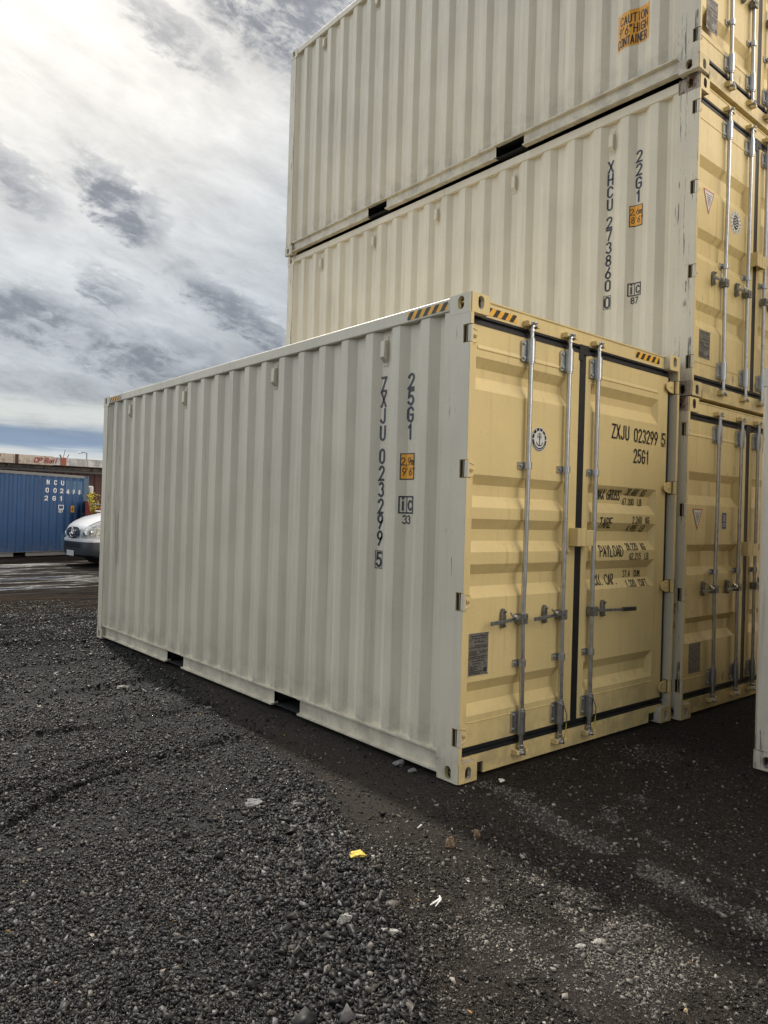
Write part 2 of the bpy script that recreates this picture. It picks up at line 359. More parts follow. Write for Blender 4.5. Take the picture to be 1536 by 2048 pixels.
def casting(parent, H, L, cx, cy, cz, mats, rust=None):
    """corner casting; cx,cy,cz in {0,1} = which end of each axis"""
    lx, ly, lz = .162, .178, .118
    x0 = 0 if cx == 0 else WD-lx; y0 = 0 if cy == 0 else L-ly; z0 = 0 if cz == 0 else H-lz
    bm_ = MB()
    def face(org, du, dv, dn, lu, lv, hole):
        org, du, dv, dn = map(Vector, (org, du, dv, dn))
        if not hole: bm_.quad([org, org+du*lu, org+du*lu+dv*lv, org+dv*lv]); return
        hu, hv, cu, cv = hole
        r = min(hu, hv)/2
        ang = sorted(set([round(2*PI*k/20, 6) for k in range(20)]+[round(math.atan2(b-cv, a-cu) % (2*PI), 6) for a in (0, lu) for b in (0, lv)]))
        inn, outr = [], []
        for a in ang:
            c, s_ = math.cos(a), math.sin(a)
            # stadium shape
            ex, ey = max(0, hu/2-r), max(0, hv/2-r)
            px = (ex if c >= 0 else -ex)+r*c if ex else r*c
            py = (ey if s_ >= 0 else -ey)+r*s_ if ey else r*s_
            inn.append(org+du*(cu+px)+dv*(cv+py))
            tt = min([((lu-cu)/c if c > 1e-9 else (-cu/c if c < -1e-9 else 1e9)), ((lv-cv)/s_ if s_ > 1e-9 else (-cv/s_ if s_ < -1e-9 else 1e9))])
            outr.append(org+du*(cu+c*tt)+dv*(cv+s_*tt))
        n = len(ang)
        for k in range(n):
            j = (k+1) % n
            bm_.quad([inn[k], outr[k], outr[j], inn[j]])
            bm_.quad([inn[k], inn[j], inn[j]-dn*.028, inn[k]-dn*.028])
    # x faces, y faces, z faces
    vz = .052 if cz == 0 else lz-.052
    for sx in (0, 1):
        face((x0+sx*lx, y0, z0), (0, 1, 0), (0, 0, 1), (1 if sx else -1, 0, 0), ly, lz, (.052, .080, .085 if cy == 0 else ly-.085, vz) if sx == cx else None)
    for sy in (0, 1):
        face((x0, y0+sy*ly, z0), (1, 0, 0), (0, 0, 1), (0, 1 if sy else -1, 0), lx, lz, (.052, .080, .085 if cx == 0 else lx-.085, vz) if sy == cy else None)
    for sz in (0, 1):
        face((x0, y0, z0+sz*lz), (1, 0, 0), (0, 1, 0), (0, 0, 1 if sz else -1), lx, ly, (.063, .110, lx/2, ly/2) if sz == cz else None)
    o = bm_.build('corner_casting', mats, parent)
    bm = bmesh.new(); bm.from_mesh(o.data)
    def ext(p): return sum([min(abs(p.x-x0), abs(p.x-x0-lx)) < 1e-4, min(abs(p.y-y0), abs(p.y-y0-ly)) < 1e-4, min(abs(p.z-z0), abs(p.z-z0-lz)) < 1e-4])
    ed = []
    for e in bm.edges:
        mid = (e.verts[0].co+e.verts[1].co)/2
        if ext(e.verts[0].co) >= 2 and ext(e.verts[1].co) >= 2 and ext(mid) >= 2: ed.append(e)
    bmesh.ops.bevel(bm, geom=ed, offset=.008, segments=2, affect='EDGES', clamp_overlap=False)
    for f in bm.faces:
        if f.normal.y < -.7 and cy == 0 and len(mats) > 1: f.material_index = 1  # casting fronts take the warm lit copy of the paint
    bm.to_mesh(o.data); bm.free()
    if rust: o.data.materials[0] = rust
    return o

def container(name, label, loc, rz, H, L, cfg, group):
    root = empty(name, loc, rz, label, 'shipping container', group)
    iv, ivp, tn, tnp = cfg['mats']
    yh = cfg.get('hinges', [.268, 1.069, 1.853, 2.653])
    doors = cfg.get('doors', True); detail = cfg.get('detail', 2)
    prof = side_profile(L)
    # corner castings
    for cx in (0, 1):
        for cy in (0, 1):
            for cz in (0, 1):
                ru = cfg.get('rusty', {}).get((cx, cy, cz))
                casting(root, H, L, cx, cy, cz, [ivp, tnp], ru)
    # posts
    zlo, zhi = .119, H-.119
    def xm(x, s): return x if s == 0 else WD-x
    for s in (0, 1):
        mb = MB()
        if doors:
            cuts = [zlo]
            for h in yh: cuts += [h-.055, h+.055]
            cuts.append(zhi)
            for k in range(len(cuts)-1):
                if k % 2 == 0: pr = [(0, .007), (.002, .002), (.007, 0), (.026, 0), (.030, .004), (.030, .106), (.080, .106), (.080, .186), (0, .186)]
                else:
                    pr = [(0, .060), (.030, .060), (.030, .106), (.080, .106), (.080, .186), (0, .186)]
                mb.prism([(xm(a, s), b) for a, b in pr], 'z', cuts[k], cuts[k+1])
        else: mb.prism([(xm(a, s), b) for a, b in [(0, 0), (.1, 0), (.1, .186), (0, .186)]], 'z', zlo, zhi)
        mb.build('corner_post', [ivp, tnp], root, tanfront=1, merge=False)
        mb = MB(); mb.prism([(xm(a, s), b) for a, b in [(0, L-.15), (.15, L-.15), (.15, L), (.02, L), (0, L-.02)]], 'z', zlo, zhi)
        mb.build('corner_post', ivp, root, bev=.006, seg=2)
    # top side rails and bottom side rails
    pk = cfg.get('pockets', [(1.707, 2.075), (3.737, 4.108)])
    for s in (0, 1):
        mb = MB(); x0, x1 = sorted((xm(.002, s), xm(.06, s)))
        mb.box(x0, x1, .179, L-.179, H-.088, H-.004)
        mb.build('top_side_rail', iv, root, bev=.009, seg=3)
        mb = MB(); ys = [.179]
        for a, b in pk: ys += [a, b]
        ys.append(L-.179)
        for k in range(0, len(ys), 2):
            pr = [(.004, .160), (.004, .148), (.036, .142), (.036, .042), (.008, .038), (.008, .026), (.075, .026), (.075, .160)]
            mb.prism([(xm(a, s), b) for a, b in pr], 'y', ys[k], ys[k+1])
        for k in range(1, len(ys)-1, 2):
            x0, x1 = sorted((xm(.005, s), xm(.06, s)))
            mb.box(x0, x1, ys[k]-.002, ys[k+1]+.002, .150, .1585)
        mb.build('bottom_side_rail', iv, root)
    # forklift pocket tunnels and floor
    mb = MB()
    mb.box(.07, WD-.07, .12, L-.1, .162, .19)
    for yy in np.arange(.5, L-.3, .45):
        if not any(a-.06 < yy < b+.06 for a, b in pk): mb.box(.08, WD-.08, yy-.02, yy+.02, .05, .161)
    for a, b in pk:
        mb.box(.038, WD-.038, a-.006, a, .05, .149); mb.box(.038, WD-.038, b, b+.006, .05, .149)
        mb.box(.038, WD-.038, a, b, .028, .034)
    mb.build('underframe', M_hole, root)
    # corrugated side panels
    for s in (0, 1):
        mb = MB(); zs = [.158, H-.088]
        for (a, xa), (b, xb) in zip(prof, prof[1:]):
            mb.quad([(xm(xa, s), a, zs[0]), (xm(xb, s), b, zs[0]), (xm(xb, s), b, zs[1]), (xm(xa, s), a, zs[1])])
        o = mb.build('side_panel', iv, root)
        # welds along the panel foot
        if s == 0 and detail > 1:
            mb = MB(); rr = random.Random(3)
            pts = []
            yy = .19
            while yy < L-.16:
                pts.append((interp(prof, yy)-.001, yy, .161+rr.uniform(-.0015, .002))); yy += .017
            mb.tube(pts, .0032, 5); mb.build('weld_seam', iv, o)
    # rear end wall
    mb = MB(); pr = [(.15, 0)]; x = .2
    while x < WD-.3: pr += [(x, 0), (x+.04, .04), (x+.14, .04), (x+.18, 0)]; x += .25
    pr.append((WD-.15, 0))
    for (a, da), (b, db) in zip(pr, pr[1:]): mb.quad([(a, L-.02-da, .16), (b, L-.02-db, .16), (b, L-.02-db, H-.1), (a, L-.02-da, H-.1)])
    mb.box(.162, WD-.162, L-.08, L-.005, .05, .16); mb.box(.162, WD-.162, L-.08, L-.005, H-.1, H-.01)
    mb.build('end_wall', iv, root)
    # roof with shallow pressed ridges
    mb = MB(); yy = .15; pr = [(.06, H-.03)]
    while yy < L-.35: pr += [(yy, H-.03), (yy+.02, H-.014), (yy+.09, H-.014), (yy+.11, H-.03)]; yy += .21
    pr.append((L-.06, H-.03))
    for (a, za), (b, zb) in zip(pr, pr[1:]): mb.quad([(.055, a, za), (WD-.055, a, za), (WD-.055, b, zb), (.055, b, zb)])
    mb.build('roof', iv, root)
    sL = lambda off: (lambda u, v: (interp(prof, -u)-off, -u, v))      # left side, u = -y
    # vents
    for vy in cfg.get('vents', []):
        vz = cfg.get('vent_z', H-.225); mb = MB(); xb = .046
        zt, zb = vz+.095, vz-.095; w = .024
        mb.box(xb-.004, xb-.0005, vy-w, vy+w, zb-.008, zt+.006)
        # hood: vertical front, slanted underside
        pr = [(xb-.0045, zt-.022), (xb-.034, zt-.030), (xb-.038, zb+.050), (xb-.0045, zb+.014)]
        mb.prism([(a, b) for a, b in pr], 'y', vy-w+.003, vy+w-.003)
        for dz in (zt-.008, zb+.003):
            for dy in (-.012, .012): mb.tube([(xb-.009, vy+dy, dz), (xb-.003, vy+dy, dz)], .0042, 6)
        mb.build('vent', cfg.get('ventmat', iv), root, bev=.0025, seg=1)
    if not doors: return root
    # header, sill
    yd = .055; zt, zb = H-.109, .187       # gasket outer top etc
    gt, gb = H-.166, .132                  # door top, gasket bottom
    mb = MB(); mb.box(.163, WD-.163, .050, .16, zt, H-.012)
    mb.quad([(.163, .044, H-.010), (WD-.163, .044, H-.010), (WD-.163, .16, H-.006), (.163, .16, H-.006)])
    mb.quad([(.163, .044, H-.018), (WD-.163, .044, H-.018), (WD-.163, .044, H-.010), (.163, .044, H-.010)])
    mb.quad([(.163, .050, H-.024), (WD-.163, .050, H-.024), (WD-.163, .044, H-.018), (.163, .044, H-.018)])
    mb.box(.081, .162, .062, .16, zt, H-.119); mb.box(WD-.162, WD-.081, .062, .16, zt, H-.119)
    mb.build('door_header', tn, root)
    mb = MB()                              # sill with two lashing slots at its ends
    sl = cfg.get('slot', .10)
    mb.box(.163+sl, WD-.163-sl, .046, .16, .012, gb)
    mb.box(.163, .163+sl, .046, .16, .082, gb); mb.box(WD-.163-sl, WD-.163, .046, .16, .082, gb); mb.box(.081, .162, .046, .16, .1195, gb); mb.box(WD-.162, WD-.081, .046, .16, .1195, gb)
    mb.build('door_sill', tn, root, bev=.0)
    mb = MB(); mb.box(.1645, .163+sl-.0015, .058, .158, .02, .081); mb.build('sill_pocket', M_hole, root)  # dark block fills the slot in place of its shade
    mb = MB(); mb.box(WD-.1615-sl, WD-.1645, .058, .158, .02, .081)
    mb.build('sill_pocket', M_hole, root)
    ribs = cfg['ribs']; lip = cfg['lip']; weld = cfg.get('weld', .33)
    dp = .040
    dpr = [(gt, yd)]
    for a, b, c, d in ribs: dpr += [(a, yd), (b, yd+dp), (c, yd+dp), (d, yd)]
    dpr.append((zb, yd)); dprr = sorted(dpr)
    xs_door = [(.044, 1.160, .112, 1.03), (1.236, 2.352, 1.30, 2.212)]
    sD = lambda off: (lambda u, v: (u, interp(dprr, v)-off, v))
    for k, (dx0, dx1, px0, px1) in enumerate(xs_door):
        mb = MB()
        for (za, ya), (zc, yc) in zip(dpr, dpr[1:]):
            flat = abs(ya-yd) < 1e-6 and abs(yc-yd) < 1e-6
            if flat: mb.quad([(dx0, yd, za), (dx1, yd, za), (dx1, yd, zc), (dx0, yd, zc)])
        for a, b, c, d in ribs:
            s_ = .035
            mb.quad([(dx0, yd, a), (px0, yd, a), (px0, yd, d), (dx0, yd, d)]); mb.quad([(px1, yd, a), (dx1, yd, a), (dx1, yd, d), (px1, yd, d)])
            A, B, Cc, Dd = (px0, yd, a), (px1, yd, a), (px1, yd, d), (px0, yd, d)
            a2, b2, c2, d2 = (px0+s_, yd+dp, b), (px1-s_, yd+dp, b), (px1-s_, yd+dp, c), (px0+s_, yd+dp, c)
            mb.quad([A, B, b2, a2]); mb.quad([a2, b2, c2, d2]); mb.quad([d2, c2, Cc, Dd]); mb.quad([A, a2, d2, Dd]); mb.quad([B, Cc, c2, b2])
        # edges and back
        mb.quad([(dx0, yd, zb), (dx0, yd, gt), (dx0, .103, gt), (dx0, .103, zb)]); mb.quad([(dx1, yd, zb), (dx1, yd, gt), (dx1, .103, gt), (dx1, .103, zb)])
        mb.quad([(dx0, yd, gt), (dx1, yd, gt), (dx1, .103, gt), (dx0, .103, gt)]); mb.quad([(dx0, yd, zb), (dx1, yd, zb), (dx1, .103, zb), (dx0, .103, zb)])
        mb.quad([(dx0, .103, zb), (dx1, .103, zb), (dx1, .103, gt), (dx0, .103, gt)])
        door = mb.build('door', tn, root)
        if cfg['doorlabel'][k]: door['label'] = cfg['doorlabel'][k]
        # lip of the upper frame member and the weld of the lower one
        mb = MB(); mb.prism([(yd+.0005, lip), (yd-.0045, lip+.004), (yd-.0045, lip+.010), (yd+.0005, lip+.030)], 'x', px0+.01, px1-.01)
        mb.build('panel_lip', tn, door); mb = MB(); pts = []; rr = random.Random(k); xx = px0
        while xx < px1: pts.append((xx, yd-.001, weld+rr.uniform(-.002, .002))); xx += .02
        mb.tube(pts, .0035, 5)
        mb.build('weld_seam', tn, door)
        # gasket strips on this leaf
        mb = MB(); g0 = dx0-.012 if k == 0 else 1.1985; g1 = 1.1975 if k == 0 else dx1+.031
        mb.prism([(yd-.003, gt), (yd-.003, gt+.022), (yd+.012, gt+.030), (yd+.012, gt+.036), (yd-.002, gt+.044), (yd-.002, zt-.001), (.102, zt-.001), (.102, gt)], 'x', max(g0, .081 if k == 0 else g0), min(g1, WD-.081))
        mb.prism([(yd-.003, zb), (yd-.003, zb-.020), (yd+.012, zb-.026), (yd+.012, zb-.032), (yd-.002, zb-.040), (yd-.002, gb+.001), (.102, gb+.001), (.102, zb)], 'x', max(g0, .033), min(g1, WD-.034))
        if k == 0: mb.box(dx1+.0005, 1.1975, yd+.001, .10, zb, gt); mb.box(1.150, 1.1975, yd-.006, yd-.0025, gt-.05, zt+.004)
        else:
            mb.box(1.1985, dx0-.0005, yd+.003, .10, zb, gt); mb.box(1.1985, 1.262, yd-.006, yd-.0035, gt-.006, zt+.004)
            mb.box(dx1+.0005, dx1+.031, yd+.002, .10, zb, gt)
        mb.build('door_gasket', M_rub, door)
        # hinges
        for h in yh:
            mb = MB(); s = k
            mb.tube([(xm(.017, s), .015, h-.050), (xm(.017, s), .015, h+.050)], .0150, 12, 2 if s == 0 else 0)
            pr = [(.020, h-.046), (.060, h-.044), (.098, h-.034), (.110, h-.018), (.110, h+.018), (.098, h+.034), (.060, h+.044), (.020, h+.046)]
            mb.prism([(xm(a, s), b) for a, b in pr], 'y', .036, .052)
            if s == 1:
                pr = [(.055, h-.046), (.090, h-.044), (.13, h-.030), (.148, h-.016), (.148, h+.016), (.13, h+.030), (.090, h+.044), (.055, h+.046)]
                mb.prism([(xm(a, s), b) for a, b in pr], 'y', .030, .0365)
            for sz in (-1, 1): mb.tube([(xm(.030, s), .036, h+sz*.043), (xm(.065, s), .035, h+sz*.041), (xm(.092, s), .037, h+sz*.033), (xm(.105, s), .044, h+sz*.018)], .0055, 6)
            mb.box(*sorted((xm(.006, s), xm(.028, s))), .034, .059, h-.052, h+.052, 1)  # dark block stands for the shade inside the hinge notch
            for q in ((.078, h),):
                mb.tube([(xm(q[0], s), .0375, q[1]), (xm(q[0], s), .026, q[1])], .014, 10); mb.tube([(xm(q[0], s), .027, q[1]), (xm(q[0], s), .020, q[1])], .007, 8)
            mb.build('hinge', [tn, M_hole, ivp], door, bev=.002, seg=1)
        # locking bars
        for bi, bx in enumerate([b for b in (cfg['bars'][0:2] if k == 0 else cfg['bars'][2:])]):
            by = .022; hz = cfg['handle_z']; bow = (.012 if (k == 0 and bi == 0) else .004)*cfg.get('bow', 1)
            zs = [.085, .20, .5, .75, hz-.1, hz, hz+.1, 1.3, 1.7, 2.1, H-.2, H-.085]
            mb = MB(); mb.tube([(bx-bow*math.exp(-((z-hz)/.35)**2)*1.0, by, z) for z in zs], .0165, 14)
            bar = mb.build('locking_bar', M_gal, door, smooth=True)
            xc = lambda z: bx-bow*math.exp(-((z-hz)/.35)**2)
            # end housings
            for z0, z1 in ((.205, .345), (H-.325, H-.185)):
                mb = MB(); mb.tube([(bx, by, z0), (bx, by, z1)], .0265, 14)
                mb.tube([(bx, by, z0-.012), (bx, by, z0)], .023, 14); mb.tube([(bx, by, z1), (bx, by, z1+.012)], .023, 14)
                mb.prism([(bx-.068, z0+.012), (bx-.060, z0+.002), (bx, z0+.002), (bx, z1-.002), (bx-.060, z1-.002), (bx-.068, z1-.012)], 'y', .040, .0535)
                for q in (z0+.025, z1-.025):
                    mb.tube([(bx-.050, .041, q), (bx-.050, .031, q)], .009, 6); mb.tube([(bx+.014, .002, q), (bx+.014, -.003, q)], .005, 6)
                mb.build('bar_housing', M_gal, bar, smooth=True)
            for z0 in cfg['guides']:
                mb = MB(); mb.tube([(xc(z0), by, z0-.021), (xc(z0), by, z0+.021)], .0255, 16)
                mb.box(bx-.066, bx-.015, .043, .0535, z0-.022, z0+.022); mb.tube([(bx-.047, .044, z0), (bx-.047, .034, z0)], .009, 6)
                mb.build('bar_guide', M_gal, bar, smooth=True)
            # cams and keepers
            for zc, sg in ((.085, -1), (H-.085, 1)):
                mb = MB(); mb.tube([(bx, by, zc-.018), (bx, by, zc+.018)], .0215, 10); mb.tube([(bx, by, zc-sg*.045), (bx, by, zc-sg*.03)], .021, 10)
                mb.box(bx-.034, bx-.006, -.006, .044, zc-.007, zc+.009); mb.box(bx+.010, bx+.040, .002, .040, zc-.012, zc+.004)
                mb.tube([(bx-.02, -.008, zc+.002), (bx+.012, -.006, zc+sg*.012)], .010, 8)
                mb.build('locking_cam', M_gal, bar, bev=.002, seg=1)
                mb = MB()
                mb.box(bx-.058, bx-.040, .008, .0495, zc-.016, zc+.020); mb.box(bx+.042, bx+.058, .008, .0495, zc-.016, zc+.020)
                mb.box(bx-.058, bx-.030, .000, .008, zc-.012, zc+.016); mb.box(bx+.030, bx+.058, .000, .008, zc-.02, zc+.010)
                mb.build('cam_keeper', tn, bar, bev=.003, seg=1)
            # handle with hub and catch
            mb = MB(); dr = -1 if k == 0 else 1
            hx0 = xc(hz)
            mb.box(*sorted((hx0-dr*.022, hx0+dr*.040)), -.006, .048, hz-.030, hz+.034, 1)
            mb.tube([(hx0+dr*.015, -.012, hz+.004), (hx0+dr*.015, .0, hz+.004)], .010, 8, 1)
            L_ = cfg['handle_len'][0 if k == 0 else 1]
            p0 = (hx0+dr*.03, .005, hz+.010); p1 = (hx0+dr*.12, .002, hz+.004); p2 = (hx0+dr*L_*.66, -.004, hz-.002); p3 = (hx0+dr*L_, -.006, hz-.006)
            def bar_(a, b, hh, th, m):
                a = Vector(a); b = Vector(b); i = len(mb.v)
                for p in (a, b):
                    for dy in (-th, th):
                        for dz in (-hh, hh): mb.v.append((p.x, p.y+dy, p.z+dz))
                for q in ((0, 1, 3, 2), (4, 6, 7, 5), (0, 4, 5, 1), (2, 3, 7, 6), (0, 2, 6, 4), (1, 5, 7, 3)): mb.f.append(tuple(i+w for w in q)); mb.m.append(m)
            bar_(p0, p1, .011, .006, 0); bar_(p1, p2, .010, .004, 0)
            bar_(p2, p3, .0155 if k else .0125, .007 if k else .004, 2 if k else 0)
            mb.build('handle', [M_gald, M_gald, M_blk], bar, bev=.002, seg=1)
            cx_ = hx0+dr*(.168 if k == 0 else .165); mb = MB()
            n = 20; pr = []
            for q in range(n):
                a = 2*PI*q/n; pr.append((cx_+.019*math.cos(a), hz+.012+.062*math.copysign(abs(math.sin(a))**.75, math.sin(a))))
            mb.prism(pr, 'y', .030, .0535)
            mb.tube([(cx_, .03, hz+.055), (cx_, .012, hz+.055)], .008, 8); mb.tube([(cx_, .03, hz-.035), (cx_, .016, hz-.035)], .008, 8)
            mb.build('handle_catch', M_gald, door, bev=.003, seg=1)
            if k == 0:
                mb = MB(); mb.prism([(cx_+.004, hz+.058), (cx_+.030, hz+.044), (cx_+.085, hz+.030), (cx_+.085, hz+.006), (cx_+.05, hz+.006), (cx_+.004, hz+.046)], 'y', -.014, -.008)
                mb.tube([(cx_+.06, -.008, hz+.02), (cx_+.06, -.022, hz+.02)], .012, 8)
                mb.build('catch_flap', M_galb, door, bev=.002, seg=1)
        # lock box across the joint
        if k == 0:
            lz = cfg['lock_z']
            mb = MB(); mb.box(1.092, 1.100, -.016, .0545, lz-.062, lz+.062); mb.box(1.1005, 1.19, -.016, -.010, lz-.062, lz+.062)
            mb.box(1.1005, 1.19, -.010, .054, lz+.056, lz+.0615); mb.box(1.07, 1.1, .045, .0545, lz-.11, lz-.085)
            mb.build('lock_box', tn, door, bev=.002, seg=1)
        else:
            mb = MB(); mb.box(1.1905, 1.275, -.018, -.012, cfg['lock_z']-.061, cfg['lock_z']+.050); mb.box(1.262, 1.270, -.012, .0545, cfg['lock_z']-.055, cfg['lock_z']+.045)
            mb.build('lock_box', tn, door, bev=.002, seg=1)
    root['_'] = 0; del root['_']
    return root, sL, sD, prof

RIB_HC = [(2.538, 2.478, 2.423, 2.340), (1.829, 1.769, 1.701, 1.630), (1.561, 1.497, 1.426, 1.358), (1.285, 1.221, 1.148, 1.079), (.575, .508, .436, .370)]
RIB_S = [(2.0, 1.935, 1.81, 1.73), (1.40, 1.342, 1.215, 1.15), (.80, .745, .66, .59)]
GRP = 'tan and ivory shipping containers parked in the yard'
def kids(root, nm): return [c for c in root.children if c.name.split('.')[0] == nm]
def hazard(root, u0, u1, v0, v1, surf, name='hazard_tape'):
    mb = MB(); mb.quad([surf(u0, v0, .0015), surf(u1, v0, .0015), surf(u1, v1, .0015), surf(u0, v1, .0015)], 0)
    h = v1-v0; s = h*.75; w = h*.78; u = u0-s*.3
    while u < u1:
        a, b, c, d = u, u+w, u+w+s, u+s
        pts = [(a, v0), (b, v0), (c, v1), (d, v1)]
        # clip to [u0,u1]
        def clip(pts, lim, keep):
            o = []
            for i, p in enumerate(pts):
                q = pts[(i+1) % len(pts)]; ip, iq = keep(p[0], lim), keep(q[0], lim)
                if ip: o.append(p)
                if ip != iq: tt = (lim-p[0])/(q[0]-p[0]); o.append((lim, p[1]+(q[1]-p[1])*tt))
            return o
        pts = clip(clip(pts, u0, lambda x, l: x >= l), u1, lambda x, l: x <= l) if pts else []
        if len(pts) > 2: mb.quad([surf(x, y, .0028) for x, y in pts], 1)
        u += w*2.05
    return mb.build(name, [M_amb, M_blk], root, merge=False)

# ================================================================== the front container
HC, HS = 2.896, 2.591; LN = 6.058
cfgA = dict(mats=(M_iv, M_ivp, M_tn, M_tnp), ribs=RIB_HC, lip=2.583, bars=[.590, .998, 1.338], handle_z=.932, handle_len=(.335, .53), guides=[.65, 1.91], lock_z=1.455,
            vents=[.816, 2.206, 3.874, 5.264], vent_z=2.672, doorlabel=['left door with round anchor emblem and data plate', 'right door painted with the number and weights'])
A, sL, sD, prof = container('shipping_container', 'ivory and tan container nearest the camera, standing alone in front of the stack, numbered 023299', (0, 0, 0), 0, HC, LN, cfgA, GRP)
LS = sL(.0028)
mb = MB()
zc = [2.450, 2.346, 2.236, 2.120, 1.964, 1.850, 1.740, 1.628, 1.524, 1.412]
def column(mb, chars, zs, yc, surf, h=.090, w=.042, sw=.0155):
    h = min(h, .092); w = min(w, .043)
    for ch, z in zip(chars, zs): text(mb, ch, -yc-w/2, z-h/2, h, w, 0, sw, surf, step=.006)
column(mb, 'ZXJU023299', zc, .826, LS)
column(mb, '5', [1.268], .828, LS, .090, .040)
def frame(mb, cu, cv, w, h, sw, surf, m=0): ribbon(mb, [(cu-w/2, cv-h/2), (cu+w/2, cv-h/2), (cu+w/2, cv+h/2), (cu-w/2, cv+h/2), (cu-w/2, cv-h/2)], sw, surf, .008, m)
frame(mb, -.828, 1.268, .064, .116, .004, LS)
mb.build('serial_number', M_navy, A, merge=False)
mb = MB(); column(mb, '25G1', [2.44, 2.334, 2.224, 2.112], .552, LS); mb.build('size_code', M_navy, A, merge=False)
def height_plate(root, cy, z0, z1, t1, t2, sL):
    mb = MB(); w = .056
    panel(mb, -cy-w, -cy+w, z0, z1, sL(.002), 0, 16, 2); panel(mb, -cy-w+.008, -cy+w-.005, z0+.007, z1-.007, sL(.0032), 1, 16, 2)
    h = z1-z0
    text(mb, t1, -cy-w*.80, z0+h*.56, h*.27, .021, .007, .0055, sL(.0045), 0, .005)
    text(mb, t2, -cy-w*.66, z0+h*.17, h*.27, .021, .009, .0055, sL(.0045), 0, .005)
    mb.build('height_plate', [M_blk, M_org], root, merge=False)
def ic_mark(root, cy, zc, num, sL):
    mb = MB(); s = sL(.0028); h = .105; w = .105
    frame(mb, -cy, zc, w, h, .009, s); ribbon(mb, [(-cy-.002, zc-h/2), (-cy-.002, zc+h/2)], .006, s, .01)
    text(mb, 'i', -cy-.034, zc-.034, .082, .022, 0, .011, s, 0, .006); text(mb, 'c', -cy+.014, zc-.034, .092, .030, 0, .011, s, 0, .006)
    text(mb, num, -cy-.028, zc-h/2-.068, .050, .025, .009, .008, s, 0, .006)
    mb.build('operator_mark', M_navy, root, merge=False)
height_plate(A, .560, 1.800, 1.972, '2,9m', "9'6\"", sL); ic_mark(A, .562, 1.638, '33', sL)
sr = lambda u, v, o: (.002-o, -u, v); sh = lambda u, v, o: (u, .050-o, v)
hazard(A, -.560, -.195, 2.824, 2.872, sr); hazard(A, -5.84, -5.52, 2.824, 2.872, sr)
hazard(A, .178, .470, 2.802, 2.850, sh); hazard(A, 1.86, 2.20, 2.812, 2.860, sh)
dA = kids(A, 'door'); DL, DR = dA[0], dA[1]
DS = sD(.0028); mb = MB()
text(mb, 'ZXJU', 1.580, 2.184, .096, .040, .020, .0135, DS, step=.012); text(mb, '023299', 1.880, 2.182, .094, .038, .020, .0135, DS, step=.012)
text(mb, '5', 2.282, 2.186, .086, .036, 0, .011, DS, step=.012); frame(mb, 2.300, 2.228, .064, .104, .004, DS)
mb.build('serial_number', M_blk, DR, merge=False)
mb = MB(); text(mb, '25G1', 1.880, 2.024, .096, .036, .022, .0135, DS, step=.012); mb.build('size_code', M_blk, DR, merge=False)
mb = MB()
for s, u, v, h, w, g in [('MAX GROSS', 1.458, 1.732, .068, .026, .009), ('TARE', 1.460, 1.524, .070, .029, .012), ('PAYLOAD', 1.468, 1.316, .074, .032, .012), ('CU. CAP.', 1.445, 1.110, .068, .030, .011)]:
    text(mb, s, u, v, h, w, g, .0095, DS, step=.01); mb.build('weight_lettering', M_blk, DR, merge=False); mb = MB()
for s, u, v in [('30.480  KG', 1.825, 1.772), ('67.200  LB', 1.800, 1.699), ('2.260  KG', 1.885, 1.564), ('4.985  LB', 1.845, 1.500), ('28.220  KG', 1.825, 1.362), ('62.215  LB', 1.855, 1.288), ('37.4  CUM.', 1.830, 1.154), ('1.320  CUFT.', 1.840, 1.083)]:
    text(mb, s, u, v, .046, .0195, .0095, .0068, DS, step=.01); mb.build('weight_lettering', M_blk, DR, merge=False); mb = MB()
